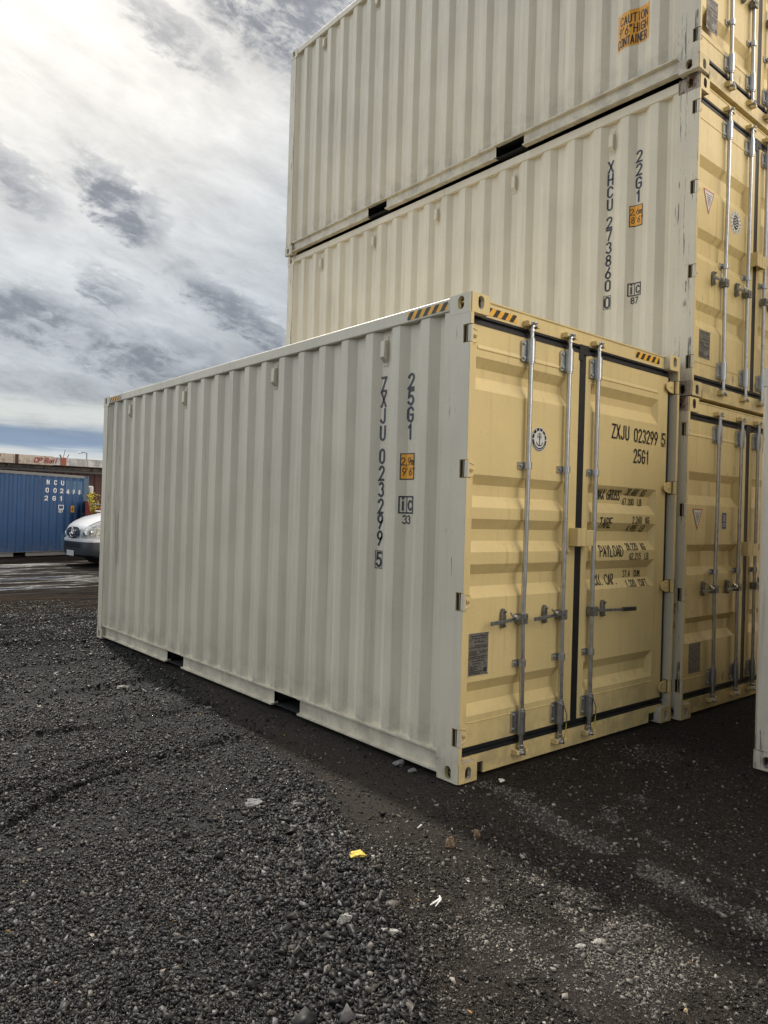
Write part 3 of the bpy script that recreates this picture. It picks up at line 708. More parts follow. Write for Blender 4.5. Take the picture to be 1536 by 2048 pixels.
def emblem(door, cx, cz, r, yb, kind):
    s = lambda o: (lambda u, v: (u, yb-o, v)); mb = MB()
    if kind == 'anchor':
        ell(mb, cx, cz, r, r, s(.002), 0); ell(mb, cx, cz, r*.94, r*.94, s(.0028), 1); ell(mb, cx, cz, r*.70, r*.70, s(.0036), 0)
        for a in range(0, 360, 30):
            if 200 < a < 340: continue
            c, q = math.cos(R(a)), math.sin(R(a)); ribbon(mb, [(cx+c*r*.76, cz+q*r*.76), (cx+c*r*.88, cz+q*r*.88)], r*.09, s(.0038), .02, 0)
        ribbon(mb, [(cx+.84*r*math.cos(R(a)), cz+.84*r*math.sin(R(a))) for a in range(215, 330, 8)], r*.05, s(.0038), .02, 0)
        ribbon(mb, [(cx, cz+.35*r), (cx, cz-.50*r)], r*.10, s(.0046), .02, 1); ribbon(mb, [(cx-.2*r, cz+.20*r), (cx+.2*r, cz+.20*r)], r*.07, s(.0046), .02, 1)
        ribbon(mb, [(cx+.10*r*math.cos(R(a)), cz+.43*r+.10*r*math.sin(R(a))) for a in range(0, 361, 30)], r*.05, s(.0046), .02, 2)
        ribbon(mb, [(cx+.42*r*math.cos(R(a)), cz-.10*r+.42*r*math.sin(R(a))) for a in range(200, 341, 10)], r*.09, s(.0046), .02, 1)
        ribbon(mb, [(cx-.25*r, cz+.1*r), (cx-.28*r, cz+.3*r), (cx-.1*r, cz+.5*r), (cx+.15*r, cz+.48*r), (cx+.25*r, cz+.2*r), (cx+.12*r, cz)], r*.05, s(.0044), .02, 2)
        mb.build('anchor_emblem', [M_wht, M_navy, M_gald], door, merge=False)
    elif kind == 'seal':
        ell(mb, cx, cz, r, r, s(.002), 0)
        for a in range(0, 360, 24): c, q = math.cos(R(a)), math.sin(R(a)); ribbon(mb, [(cx+c*r*.76, cz+q*r*.76), (cx+c*r*.92, cz+q*r*.92)], r*.08, s(.003), .02, 1)
        ell(mb, cx, cz, r*.52, r*.66, s(.003), 1)
        for dz in (-.36, -.12, .12, .36): ribbon(mb, [(cx-.34*r, cz+dz*r), (cx-.1*r, cz+dz*r+.07*r), (cx+.1*r, cz+dz*r-.07*r), (cx+.34*r, cz+dz*r)], r*.07, s(.004), .02, 0)
        mb.build('round_seal', [M_wht, M_blk], door, merge=False)
    elif kind == 'blue':
        mb.quad([s(.002)(cx-.040, cz-.07), s(.002)(cx+.040, cz-.07), s(.002)(cx+.040, cz+.07), s(.002)(cx-.040, cz+.07)], 0)
        ribbon(mb, [(cx-.012, cz+.052), (cx-.012, cz), (cx+.022, cz)], .006, s(.003), .02, 1)
        ribbon(mb, [(cx+.0, cz), (cx+.0, cz+.045), (cx+.018, cz+.045), (cx+.022, cz+.034), (cx+.018, cz+.022), (cx+.0, cz+.022), (cx+.022, cz+.0)], .005, s(.003), .02, 1)
        for q in (-.02, -.033, -.046): ribbon(mb, [(cx-.03, cz+q), (cx+.028, cz+q)], .004, s(.003), .02, 1)
        mb.build('blue_sticker', [M_blu, M_wht], door, merge=False)
    elif kind == 'tri':
        w = r; P = lambda o, k: [s(o)(cx-w*k, cz+w*.95*k+(1-k)*w*.35), s(o)(cx+w*k, cz+w*.95*k+(1-k)*w*.35), s(o)(cx, cz-w*1.15*k+(1-k)*w*.35)]
        mb.quad(P(.002, 1), 1); mb.quad(P(.003, .84), 0)
        for q, hw, c in ((.55, .5, 1), (.36, .34, 2), (.2, .30, 2), (.04, .24, 2), (-.12, .18, 2), (-.3, .12, 2)): ribbon(mb, [(cx-w*hw, cz+w*q), (cx+w*hw, cz+w*q)], w*.06, s(.004), .03, c)
        mb.build('warning_triangle', [M_wht, M_red, M_blk], door, merge=False)
def dplate(door, x0, x1, z0, z1, yb, lined=True):
    mb = MB(); mb.box(x0, x1, yb-.003, yb-.0005, z0, z1); h = z1-z0; w = x1-x0; rr = random.Random(5)
    s = lambda u, v: (u, yb-.0042, v)
    if lined:
        for fz, a, b in [(.93, .1, .9), (.875, .15, .85), (.79, .25, .75), (.70, .3, .9), (.66, .05, .95), (.57, .05, .42), (.57, .52, .95), (.53, .05, .4), (.53, .6, .9), (.49, .05, .45), (.44, .08, .92), (.40, .05, .9), (.34, .15, .85), (.28, .2, .6), (.21, .05, .45), (.17, .05, .4), (.13, .05, .45), (.09, .05, .7), (.05, .05, .6)]:
            x = a
            while x < b:
                l = rr.uniform(.05, .13); ribbon(mb, [(x0+w*x, z0+h*fz), (x0+w*min(b, x+l), z0+h*fz)], .0048, s, .05, 1); x += l+.03
        mb.quad([s(x0+w*.78, z0+h*.06), s(x0+w*.94, z0+h*.06), s(x0+w*.94, z0+h*.16), s(x0+w*.78, z0+h*.16)], 1)
    for a, b in ((.01, .01), (.99, .01), (.01, .99), (.99, .99)): mb.tube([(x0+w*a, yb-.001, z0+h*b), (x0+w*a, yb-.007, z0+h*b)], .0045, 6, 2)
    mb.build('data_plate', [M_plate, M_ptxt, M_galb], door, merge=False)
emblem(DL, .735, 2.092, .080, .055, 'anchor')
dplate(DL, .118, .290, .612, .868, .055)
# security cables hanging at the lower ends of the second and third bars
for bx in (.998, 1.338):
    mb = MB(); mb.tube([(bx-.045, .03, .355), (bx-.01, -.012, .33), (bx+.03, -.014, .26), (bx+.034, -.008, .2)], .0035, 6, 0); mb.tube([(bx+.034, -.008, .2), (bx+.030, -.006, .14), (bx+.028, .0, .105)], .0035, 6, 1)
    mb.build('seal_cable', [M_gald, M_yel], (DL if bx < 1.2 else DR), smooth=True)

# ================================================================== the stack behind
def small_bits(root, sD, kind):
    ds = kids(root, 'door')
cfgB = dict(mats=(M_ivu, M_ivup, M_tnu, M_tnup), ribs=RIB_S, lip=2.29, weld=.30, hinges=[.27, 1.0, 1.68, 2.33], bars=[.575, 1.0, 1.338], handle_z=1.02, handle_len=(.27, .40), guides=[1.17], lock_z=1.36,
            vents=[.816, 1.928, 3.04, 4.152, 5.264], vent_z=2.335, doorlabel=['left door with warning triangle and blue sticker', None], rusty={(0, 0, 1): M_rust, (0, 0, 0): M_ivup})
B1, sL1, sD1, _ = container('shipping_container', 'bottom container of the tall stack, shaded, with a blue sticker on its door', (2.487, -.054, 0), 0, HS, LN, cfgB, GRP)
cfgC = dict(cfgB); cfgC['doorlabel'] = ['left door with warning triangle and round black and white seal', None]; cfgC['rusty'] = {(0, 0, 1): M_rust, (0, 0, 0): M_rust}
cfgC['pockets'] = [(1.75, 2.11), (3.83, 4.18)]
B2, sL2, sD2, _ = container('shipping_container', 'middle container of the tall stack, with 273860 down its cream side and rusty corners', (2.513, -.061, HS+.012), 0, HS, LN, cfgC, GRP)
cfgT = dict(cfgA); cfgT.update(mats=(M_ivu, M_ivup, M_tnu, M_tnup), vents=[.816, 2.206, 3.04, 4.152, 5.264], vent_z=2.68, doorlabel=['left door with a grey data plate', None], pockets=[(1.79, 2.15), (3.87, 4.22)], handle_z=.96, guides=[.62, 1.9])
B3, sL3, sD3, _ = container('shipping_container', 'topmost container of the tall stack, with the orange caution sign on its side', (2.447, -.084, 2*(HS+.012)), 0, HC, LN, cfgT, GRP)
mb = MB(); LS2 = sL2(.0028)
zz = [2.125-d for d in (0, .112, .224, .338, .496, .608, .722, .836, .948, 1.060)]
column(mb, 'XHCU273860', zz, .828, LS2, .100, .046); column(mb, '0', [.915], .830, LS2, .092, .042); frame(mb, -.830, .915, .066, .118, .004, LS2)
mb.build('serial_number', M_navy, B2, merge=False)
mb = MB(); column(mb, '22G1', [2.125, 2.010, 1.895, 1.780], .548, LS2, .100, .046); mb.build('size_code', M_navy, B2, merge=False)
height_plate(B2, .562, 1.52, 1.705, '2,6m', "8'6\"", sL2); ic_mark(B2, .560, .975, '87', sL2)
mb = MB(); panel(mb, -.765, -.465, .465, .775, sL3(.002), 0, 60, 2)
for s, v, u0, w, g in (('CAUTION', .668, -.728, .025, .0135), ("9'6\"HIGH", .575, -.737, .0255, .0105), ('CONTAINER', .482, -.752, .0215, .0098)): text(mb, s, u0, v, .070, w, g, .0095, sL3(.0032), 1, .006)
mb.build('caution_sign', [M_org, M_blk], B3, merge=False)
d1, d2, d3 = kids(B1, 'door'), kids(B2, 'door'), kids(B3, 'door')
emblem(d1[0], .290, 1.615, .085, .055, 'tri'); emblem(d1[0], .770, 1.605, .07, .055, 'blue'); dplate(d1[0], .21, .40, .34, .585, .055, False)
emblem(d2[0], .300, 1.655, .095, .055, 'tri'); emblem(d2[0], .800, 1.62, .098, .055, 'seal'); dplate(d2[0], .20, .385, .345, .575, .055)
dplate(d3[0], .20, .39, .43, .70, .055)

# ================================================================== container at the right edge, plus two unseen ones added as shade
for zz_, lb in ((0, 'lower of two stacked tan containers just beyond the right edge of the photo'), (HS+.012, 'upper of two stacked tan containers just beyond the right edge of the photo')):
    container('shipping_container', lb, (4.32, -.95-LN, zz_), 0, HS, LN, dict(mats=(M_ivu, M_ivup, M_tnu, M_tnup), doors=False, detail=1, vents=[]), GRP)
cfgR = dict(mats=(M_ivr, M_ivr, M_ivr, M_ivr), doors=False, vents=[.9, 5.2], vent_z=2.33)
container('shipping_container', 'grey white container at the right edge, only its rounded corner post and pinkish scuffs showing', (1.800, -.905-LN, 0), 0, HS, LN, cfgR, GRP)

# ================================================================== background yard
cfgBl_m = paint('blue_paint', (.014, .060, .165), .35, .2, .05, .5, stain=(.02, .04, .08)); M_blf = paint('faded_blue_paint', (.055, .10, .16), .4, .2, .3, .6)
BLU = container('shipping_container', 'blue container in the left background with white lettering', (5.13, 21.93, 0), R(111.1), HS, LN, dict(mats=(cfgBl_m, M_blf, cfgBl_m, cfgBl_m), doors=False, detail=1, pockets=[(2.21, 2.62), (4.2, 4.6)], vents=[.4], vent_z=2.27), 'containers in the far yard')
prb = side_profile(LN); bS = lambda u, v: (interp(prb, -u)-.009, -u, v)
def yb(s): return 3.05-s
mb = MB()
for row, z, xs in (('NCU', 2.235, (1.53, 1.80, 2.06)), ('002', 1.985, (1.51, 1.79, 2.04)), ('498', 1.965, (2.28, 2.50, 2.71)), ('2G1', 1.735, (1.49, 1.77, 2.03))):
    for ch, x in zip(row, xs): text(mb, ch, -yb(x)-.04, z+.02, .125, .07, 0, .026, bS, 0, .010)
text(mb, '1', -yb(1.27)-.05, 2.24, .14, .07, 0, .02, bS, 1, .02); text(mb, '3', -yb(1.27)-.05, 1.99, .14, .08, 0, .02, bS, 1, .02); text(mb, '2', -yb(1.27)-.05, 1.75, .14, .08, 0, .02, bS, 1, .02)
frame(mb, -yb(2.03), 1.545, .15, .12, .022, bS); text(mb, '87', -yb(2.03)-.06, 1.38, .08, .045, .02, .018, bS, 0, .02)
mb.build('container_lettering', [M_wht, plain('faded_lettering', (.04, .06, .10), .6)], BLU, merge=False)
mb = MB(); panel(mb, -yb(2.46)-.075, -yb(2.46)+.075, 1.39, 1.60, bS, 0, 6, 1)
bS2 = lambda u, v: (interp(prb, -u)-.013, -u, v); text(mb, '8', -yb(2.46)-.045, 1.43, .13, .08, 0, .022, bS2, 1, .02)
mb.build('height_plate', [M_org, M_blk], BLU, merge=False)
mb = MB(); panel(mb, -.98, -.35, .18, .72, sL(.0) if 0 else (lambda u, v: (interp(prb, -u)-.003, -u, v)), 0, 12, 1); panel(mb, -.85, -.24, 2.0, 2.40, (lambda u, v: (interp(prb, -u)-.003, -u, v)), 0, 10, 1)
mb.build('repair_patch', plain('patched_blue_paint', (.05, .115, .20), .6), BLU, merge=False)

# maroon container and the low steel rack lying across it
def wpt(px, depth):
    d = f_+r2*((px-768)/1473.6)+u2*0; p = CAM+d*depth; return Vector((p.x, p.y, 0))
pa, pb = wpt(0, 24.9), wpt(203, 26.9); dr = (pb-pa).normalized(); ang = math.atan2(dr.y, dr.x)
org = pb+dr*1.2                                           # right-hand end
M_mar = paint('maroon_paint', (.075, .030, .025), .5, .2, .2, .7); M_rail = paint('grey_rail_paint', (.22, .22, .22), .4, 0, .2, .6)
bk = Vector((math.cos(ang+PI/2), math.sin(ang+PI/2), 0))*.62
BR = container('shipping_container', 'dark maroon container behind the blue one, under the beige steel rack', (org.x+bk.x, org.y+bk.y, 0), ang+PI/2, HC, 12.19, dict(mats=(M_mar, M_mar, M_mar, M_mar), doors=False, detail=1, vents=[], pockets=[]), 'containers in the far yard')
for c in kids(BR, 'top_side_rail'): c.data.materials[0] = M_rail
for c in kids(BLU, 'top_side_rail')+kids(BLU, 'bottom_side_rail'): c.data.materials[0] = paint('greyed_rail_paint', (.17, .175, .18), .4, .2, .3, .7)
M_rack = paint('rusty_beige_paint', (.50, .43, .35), .9, .4, .95, .7, stain=(.12, .06, .04)); M_rackg = plain('grey_deck_paint', (.42, .42, .42), .7, 0, .3, 4)
RK = empty('flat_rack', (org.x, org.y, HC+.004), ang+PI/2, 'low rusty beige steel rack with red lettering, lying on top of the maroon container', 'flat rack')
mb = MB(); mb.box(.03, 2.40, 2.9, 12.1, .10, .42); mb.box(.70, 2.3, .1, 12.0, .0, .10)
for k in range(9): mb.box(.012, .03, 3.1+k*1.02, 3.14+k*1.02, .10, .41)
mb.build('rack_deck', M_rack, RK, bev=.006, seg=1)
mb = MB(); mb.box(.03, 2.40, .05, 2.895, .12, .40)
for k in range(9): mb.box(.014, .03, .2+k*.3, .235+k*.3, .13, .39)
mb.build('rack_end_section', M_rackg, RK, bev=.006, seg=1)
rs = lambda u, v: (.0065, -u, v)
s_px = lambda px: (pb-(wpt(px, 24.9+2.0*px/203))).length+1.2   # distance from the right end
mb = MB(); ul = -s_px(65)
def slant(u, v): return (.0095, -(u+(v-.2)*.25), v)
for ch, w_ in (('C', .10), ('P', .10), (' ', .03), ('R', .10), ('a', .09), ('i', .05), ('l', .04)):
    if ch != ' ':
        for pl in G[ch]: ribbon(mb, [(ul+x*w_, .19+y*.075) for x, y in pl], .034, slant, .05)
    ul += w_+.035
mb.build('rack_lettering', plain('faded_red_paint', (.30, .06, .05), .7), RK, merge=False)
mb = MB(); a = -s_px(118); b = -s_px(129); mb.quad([rs(a, .12), rs(b, .12), rs(b, .40), rs(a, .40)]); mb.build('red_panel', plain('red_panel_paint', (.30, .07, .04), .6), RK)
mb = MB(); mb.box(.02, .03, s_px(30)-.06, s_px(30)+.06, .1, .42); mb.build('rust_streak', plain('brown_rust', (.06, .03, .02), .8), RK)

# yard lamp far behind
p = wpt(170, 60); LMP = empty('street_lamp', (p.x, p.y, 0), 0, 'thin grey yard lamp on a tall pole, rising behind the beige rack', 'street lamp')
mb = MB(); mb.tube([(0, 0, 0), (0, 0, 6.0)], .045, 8, rs=[.06, .04]); mb.build('pole', M_gald, LMP)
mb = MB(); e = -r2*.45; mb.tube([(0, 0, 5.98), (e.x*.5, e.y*.5, 6.03), (e.x, e.y, 6.02)], .03, 6); mb.build('arm', M_gald, LMP)
mb = MB(); mb.tube([(e.x*.8, e.y*.8, 6.0), (e.x*1.5, e.y*1.5, 5.99)], .05, 8, rs=[.03, .06]); mb.build('lamp_head', M_gald, LMP)
p = wpt(115, 26.3); mb = MB(); rr = random.Random(4)
for k in range(5):
    a = rr.uniform(-.25, .25); mb.tube([(a*.5, 0, 0), (a, rr.uniform(-.1, .1), rr.uniform(.08, .2))], .012, 5)
mb.tube([(-.02, 0, 0), (.05, 0, .32)], .010, 5)
o = mb.build('scrap_wire', M_hole); o.location = (p.x+.3, p.y+.5, HC+.42); tag(o, 'small tangle of dark scrap wire sticking up from the beige rack', 'scrap wire')

# red cart, yellow bush, pale post beyond the van
p = wpt(176, 23.6); CT = empty('utility_cart', (p.x, p.y, 0), math.atan2(r2.y, r2.x)+R(22), 'dark red utility cart with a raised headboard, between the blue container and the white van', 'cart')
M_cr = plain('dark_red_paint', (.13, .010, .014), .4); M_tyre = plain('tyre_rubber', (.015, .015, .016), .8)
mb = MB(); mb.prism([(-.05, .50), (.16, .50), (.14, 1.15), (.06, 1.48), (.0, 1.75), (-.10, 1.78)], 'y', 0, .9); mb.build('headboard', M_cr, CT, bev=.01)
mb = MB(); mb.prism([(.12, .7), (2.2, .7), (2.2, 1.42), (.45, 1.42), (.25, 1.36), (.12, 1.25)], 'y', 0, .9); mb.build('bed', M_cr, CT, bev=.01)
mb = MB(); mb.box(.22, 1.5, .1, .8, 1.421, 1.47); mb.build('load_cover', M_wht, CT, bev=.01)
mb = MB(); mb.tube([(.1, .02, 1.67), (2.1, .02, 1.65)], .018, 6); [mb.tube([(x, .02, 1.42), (x, .02, 1.66)], .012, 5) for x in (.6, 1.2, 1.8)]; mb.build('hand_rail', M_galb, CT)
for x in (.4, 1.7):
    mb = MB(); mb.tube([(x, -.02, .36), (x, .2, .36)], .36, 20); mb.build('wheel', M_tyre, CT)
mb = MB()
for k in range(60):
    a, b, c = random.uniform(.33, .75), random.uniform(.1, .7), 1.47+random.uniform(0, .16); d = .04
    mb.quad([(a, b, c), (a+random.uniform(-d, d), b+d, c+random.uniform(-d, d)), (a+d, b+random.uniform(-d, d), c+d)])
o = mb.build('fallen_leaves', plain('orange_leaves', (.45, .16, .03), .7), CT, merge=False)
p = wpt(180, 24.4); BU = empty('bush', (p.x, p.y, 0), 0, 'small yellow leafed bush poking up beside the blue container', 'bush')
mb = MB(); rr = random.Random(9)
for k in range(7): mb.tube([(0, 0, 0), (rr.uniform(-.15, .15), rr.uniform(-.1, .1), 1.0), (rr.uniform(-.3, .3), rr.uniform(-.2, .2), 1.95)], .015, 5, rs=[.02, .014, .006])
mb.build('stems', plain('bark', (.08, .06, .04), .9), BU)
mb = MB()
for k in range(800):
    th = rr.uniform(0, 2*PI); r0 = abs(rr.gauss(0, .14)); z = rr.uniform(1.0, 2.05); c = Vector((r0*math.cos(th), r0*math.sin(th), z)); a = Vector([rr.uniform(-1, 1) for _ in range(3)]).normalized()*.028; b = a.cross(Vector([rr.uniform(-1, 1) for _ in range(3)])).normalized()*.016
    mb.quad([c-a, c+b, c+a, c-b])
mb.build('foliage', plain('yellow_foliage', (.50, .42, .03), .6, 0, .4, 8), BU, merge=False)
p = wpt(180, 25.2); mb = MB(); mb.tube([(0, 0, 0), (0, 0, 2.0), (0, 0, 2.05), (0, 0, 2.26), (0, 0, 2.3)], .05, 12, rs=[.035, .035, .09, .09, .05])
o = mb.build('marker_post', plain('dull_white_paint', (.5, .5, .46), .6), smooth=True); o.location = p; tag(o, 'pale round topped marker post standing behind the yellow bush', 'post')

# ================================================================== van
VN = empty('delivery_van', (3.23, 17.30, 0), math.atan2(-.02, -.99), 'white van with a star on its grille, nose showing behind the front container', 'van')
M_van = plain('white_car_paint', (.58, .59, .62), .16, .0, .02); M_vd = plain('dark_bumper_plastic', (.030, .036, .045), .45, 0, .1); M_gl = plain('dark_glass', (.02, .025, .03), .06)
M_lens = plain('headlight_lens', (.55, .56, .52), .08, .35, .5, 14); M_chr = plain('chrome', (.75, .75, .76), .12, 1.0, .05)
# stations: x (0 = nose, negative backwards), z bottom, z top, half width low, half width top, top rounding
ST = [(-.00, .66, .92, .50, .42), (-.04, .64, 1.02, .72, .56), (-.12, .62, 1.10, .84, .66), (-.28, .60, 1.20, .93, .74), (-.55, .55, 1.32, .98, .80), (-.85, .5, 1.39, .995, .84), (-1.10, .45, 1.46, 1.0, .86), (-1.12, .45, 1.48, 1.0, .86), (-1.55, .4, 2.0, 1.0, .82), (-1.95, .38, 2.32, 1.0, .80), (-2.3, .38, 2.42, 1.0, .80), (-4.0, .38, 2.45, 1.0, .80), (-5.75, .38, 2.42, .99, .80), (-5.85, .45, 2.35, .96, .76)]
mb = MB(); rows = []
for x, zb_, zt_, w0, w1 in ST:
    belt = min(zt_-.12, 1.15) if x > -1.2 else 1.25
    half = [(w0*.98, zb_), (w0, zb_+.1), (w0, belt-.05 if belt-.05 > zb_+.12 else zb_+.14), (w0*.985, max(belt, zb_+.17)), (w1+(w0-w1)*.45, zt_-.045), (w1, zt_-.012), (w1*.5, zt_+.015), (0, zt_+.02)]
    sec = [(x, a, b) for a, b in half]+[(x, -a, b) for a, b in half[-2::-1]]; rows.append(sec)
n = len(rows[0])
for sec in rows: mb.v += sec
for k in range(len(rows)-1):
    for j in range(n-1): a = k*n+j; mb.f.append((a, a+1, a+n+1, a+n)); mb.m.append(0)
    a = k*n; mb.f.append((a, a+n-1, a+2*n-1, a+n)); mb.m.append(0)
mb.f.append(tuple(range(n))); mb.m.append(0); mb.f.append(tuple(range((len(rows)-1)*n, len(rows)*n))); mb.m.append(0)
mb.build('body', M_van, VN, smooth=True)
def halves(x):
    for (xa, *a), (xb, *b) in zip(ST, ST[1:]):
        if xb <= x <= xa:
            q = (xa-x)/max(1e-9, xa-xb); zb_, zt_, w0, w1 = [p+(r-p)*q for p, r in zip(a, b)]; break
    belt = min(zt_-.12, 1.15) if x > -1.2 else 1.25
    return [(w0*.98, zb_), (w0, zb_+.1), (w0, max(belt-.05, zb_+.14)), (w0*.985, max(belt, zb_+.17)), (w1+(w0-w1)*.45, zt_-.045), (w1, zt_-.012), (w1*.5, zt_+.015), (0, zt_+.02)]
def xsurf(y, z):
    y = abs(y); x = -.001
    while x > -1.1:
        h = halves(x)
        for (wa, za), (wb, zb_) in zip(h, h[1:]):
            if za <= z <= zb_ and wa+(wb-wa)*(z-za)/max(1e-9, zb_-za) >= y: return x
        x -= .006
    return x
def on_nose(pts, off): return [(xsurf(y, z)+off, y*(1+off*.8), z) for y, z in pts]
def nose_x(y): return -.02-.55*max(0, abs(y)-.25)**2*1.2-.35*max(0, abs(y)-.7)**1.2
def strip(mb, y0, y1, zf0, zf1, off, m=0, n=14):
    i = len(mb.v)
    for k in range(n+1):
        y = y0+(y1-y0)*k/n
        for z in (zf0(y), zf1(y)): mb.v.append((nose_x(y)+off-.12*max(0, z-.7), y, z))
    for k in range(n): mb.f.append((i+2*k, i+2*k+2, i+2*k+3, i+2*k+1)); mb.m.append(m)
# bumper, wrapped round the nose
mb = MB(); pl = [(-1.02+.03*0, 1.00)]; arcp = []
for k in range(25):
    a = R(-90+180*k/24); y = math.sin(a); arcp.append((-.42+.47*max(0, math.cos(a))**.45, 1.0*y))
prf = [(0, .66), (.015, .60), (.02, .45), (.0, .32), (-.08, .26)]
i = len(mb.v)
for off, z in prf:
    for x, y in arcp: mb.v.append((x+off*1.0, y*(1.0+off*.5), z))
na = len(arcp)
for a in range(len(prf)-1):
    for k in range(na-1): q = i+a*na+k; mb.f.append((q, q+1, q+na+1, q+na)); mb.m.append(0)
mb.f.append(tuple(i+k for k in range(na))); mb.m.append(0); q = i+(len(prf)-1)*na; mb.f.append(tuple(q+k for k in range(na))); mb.m.append(0)
mb.build('bumper', M_vd, VN, smooth=True)
mb = MB(); i = len(mb.v)
for z, o in ((.66, .02), (.715, .012), (.73, -.02)):
    for x, y in arcp: mb.v.append((x+o, y*(1+o*.3), z))
for a in range(2):
    for k in range(na-1): q = i+a*na+k; mb.f.append((q, q+1, q+na+1, q+na)); mb.m.append(0)
mb.f.append(tuple(i+2*na+k for k in range(na))); mb.m.append(0)
mb.build('bumper_trim', M_van, VN, smooth=True)
mb = MB(); i = len(mb.v)
for z in (.50, .62):
    for x, y in arcp[7:18]: mb.v.append((x+.024, y*1.004, z))
for k in range(10): mb.f.append((i+k, i+k+1, i+k+12, i+k+11)); mb.m.append(0)
mb.build('lower_intake', M_rub, VN)
mb = MB()
def patch(mb, f0, f1, y0, y1, off, m=0, ny=16, nz=5):
    i = len(mb.v)
    for k in range(ny+1):
        y = y0+(y1-y0)*k/ny; a, b = f0(abs(y)), f1(abs(y))
        mb.v += on_nose([(y, a+(b-a)*q/nz) for q in range(nz+1)], off)
    for k in range(ny):
        for q in range(nz): a = i+k*(nz+1)+q; mb.f.append((a, a+nz+1, a+nz+2, a+1)); mb.m.append(m)
glo = lambda y: .735+.12*(y/.50)**2.5; ghi = lambda y: 1.035-.05*(y/.5)**2
patch(mb, glo, ghi, -.49, .49, .012); mb.build('grille', M_rub, VN, smooth=True)
for z in (.80, .875, .95):
    mb = MB(); patch(mb, lambda y: z-.012, lambda y: z+.012, -.455, .455, .024, nz=2); mb.build('grille_bar', M_chr, VN, smooth=True)
mb = MB(); mb.tube(on_nose([(.50*math.copysign(abs(math.cos(2*PI*k/40))**.6, math.cos(2*PI*k/40)), .880+.155*math.copysign(abs(math.sin(2*PI*k/40))**.7, math.sin(2*PI*k/40))) for k in range(41)], .014), .007, 6, cap=False); mb.build('grille_surround', M_chr, VN, smooth=True)
ex = xsurf(0, .9)+.045; mb = MB()
mb.tube([(ex, .125*math.cos(2*PI*k/24), .895+.125*math.sin(2*PI*k/24)) for k in range(25)], .013, 8, cap=False)
for a in (90, 210, 330): mb.tube([(ex, 0, .895), (ex, .12*math.cos(R(a)), .895+.12*math.sin(R(a)))], .02, 6, rs=[.024, .006])
mb.build('star_emblem', M_chr, VN, smooth=True)
for sg in (-1, 1):
    mb = MB(); patch(mb, lambda y: .775+.02*((y-.55)/.4), lambda y: .80+.30*min(1, max(0, (y-.55)/.30))**.7, sg*.555, sg*.955, .010, 0, 14, 6)
    hl = mb.build('headlight', M_lens, VN, smooth=True)
    for yy, zz in ((.72, .86), (.85, .92)):
        mb = MB(); c0 = on_nose([(sg*yy, zz)], .0)[0]; mb.tube([(c0[0]-.02, c0[1], zz), (c0[0]+.016, c0[1]*1.012, zz)], .045, 14); mb.build('reflector', M_chr, hl)
    mb = MB(); pts = []
    for x in np.arange(-.14, -1.08, -.05):
        h = halves(float(x)); pts.append((float(x), sg*(h[4][0]*.98+.004), h[4][1]+.010))
    mb.tube(pts, .006, 5); mb.build('bonnet_seam', M_rub, VN)
mb = MB(); mb.box(.062, .072, -.26, .26, .28, .42); mb.build('number_plate', plain('plate_white', (.6, .62, .63), .5, 0, .25, 30), VN)
mb = MB(); mb.quad([(-1.16, .80, 1.60), (-1.16, -.80, 1.60), (-1.90, -.72, 2.31), (-1.90, .72, 2.31)])
mb.v = [(x+.045, y, z+.035) for x, y, z in mb.v]; mb.build('windscreen', M_gl, VN)
for sg in (-1, 1):
    mb = MB(); mb.quad([(-1.45, sg*1.012, 1.32), (-2.7, sg*1.012, 1.32), (-2.7, sg*.90, 2.05), (-1.95, sg*.90, 2.05)]); mb.build('side_window', M_gl, VN)
    mb = MB(); mb.box(-1.55, -1.4, *sorted((sg*1.03, sg*1.22)), 1.3, 1.65); mb.build('mirror', M_vd, VN, bev=.02)
    for wx in (-.92, -4.4):
        mb = MB(); mb.tube([(wx, sg*.75, .345), (wx, sg*.985, .345)], .345, 28); w = mb.build('wheel', M_tyre, VN, bev=.02, seg=2)
        mb = MB(); mb.tube([(wx, sg*.96, .345), (wx, sg*.992, .345)], .20, 20); mb.build('rim', M_galb, w)
        mb = MB(); th = [R(a) for a in range(0, 181, 12)]; sy = sg*1.004
        for a, b in zip(th, th[1:]): mb.quad([(wx+.42*math.cos(a), sy, .36+.42*math.sin(a)), (wx+.42*math.cos(b), sy, .36+.42*math.sin(b)), (wx+.3*math.cos(b), sy, .36+.3*math.sin(b)), (wx+.3*math.cos(a), sy, .36+.3*math.sin(a))])
        mb.build('wheel_arch', M_vd, VN)
mb = MB()
for k in range(9): tq = k/8; mb.box(-.10-.85*tq, -.075-.85*tq, -.50-.12*tq, -.47-.12*tq, 1.10+.385*tq-.02*0, 1.112+.385*tq) if 0 else None
strip_pts = []

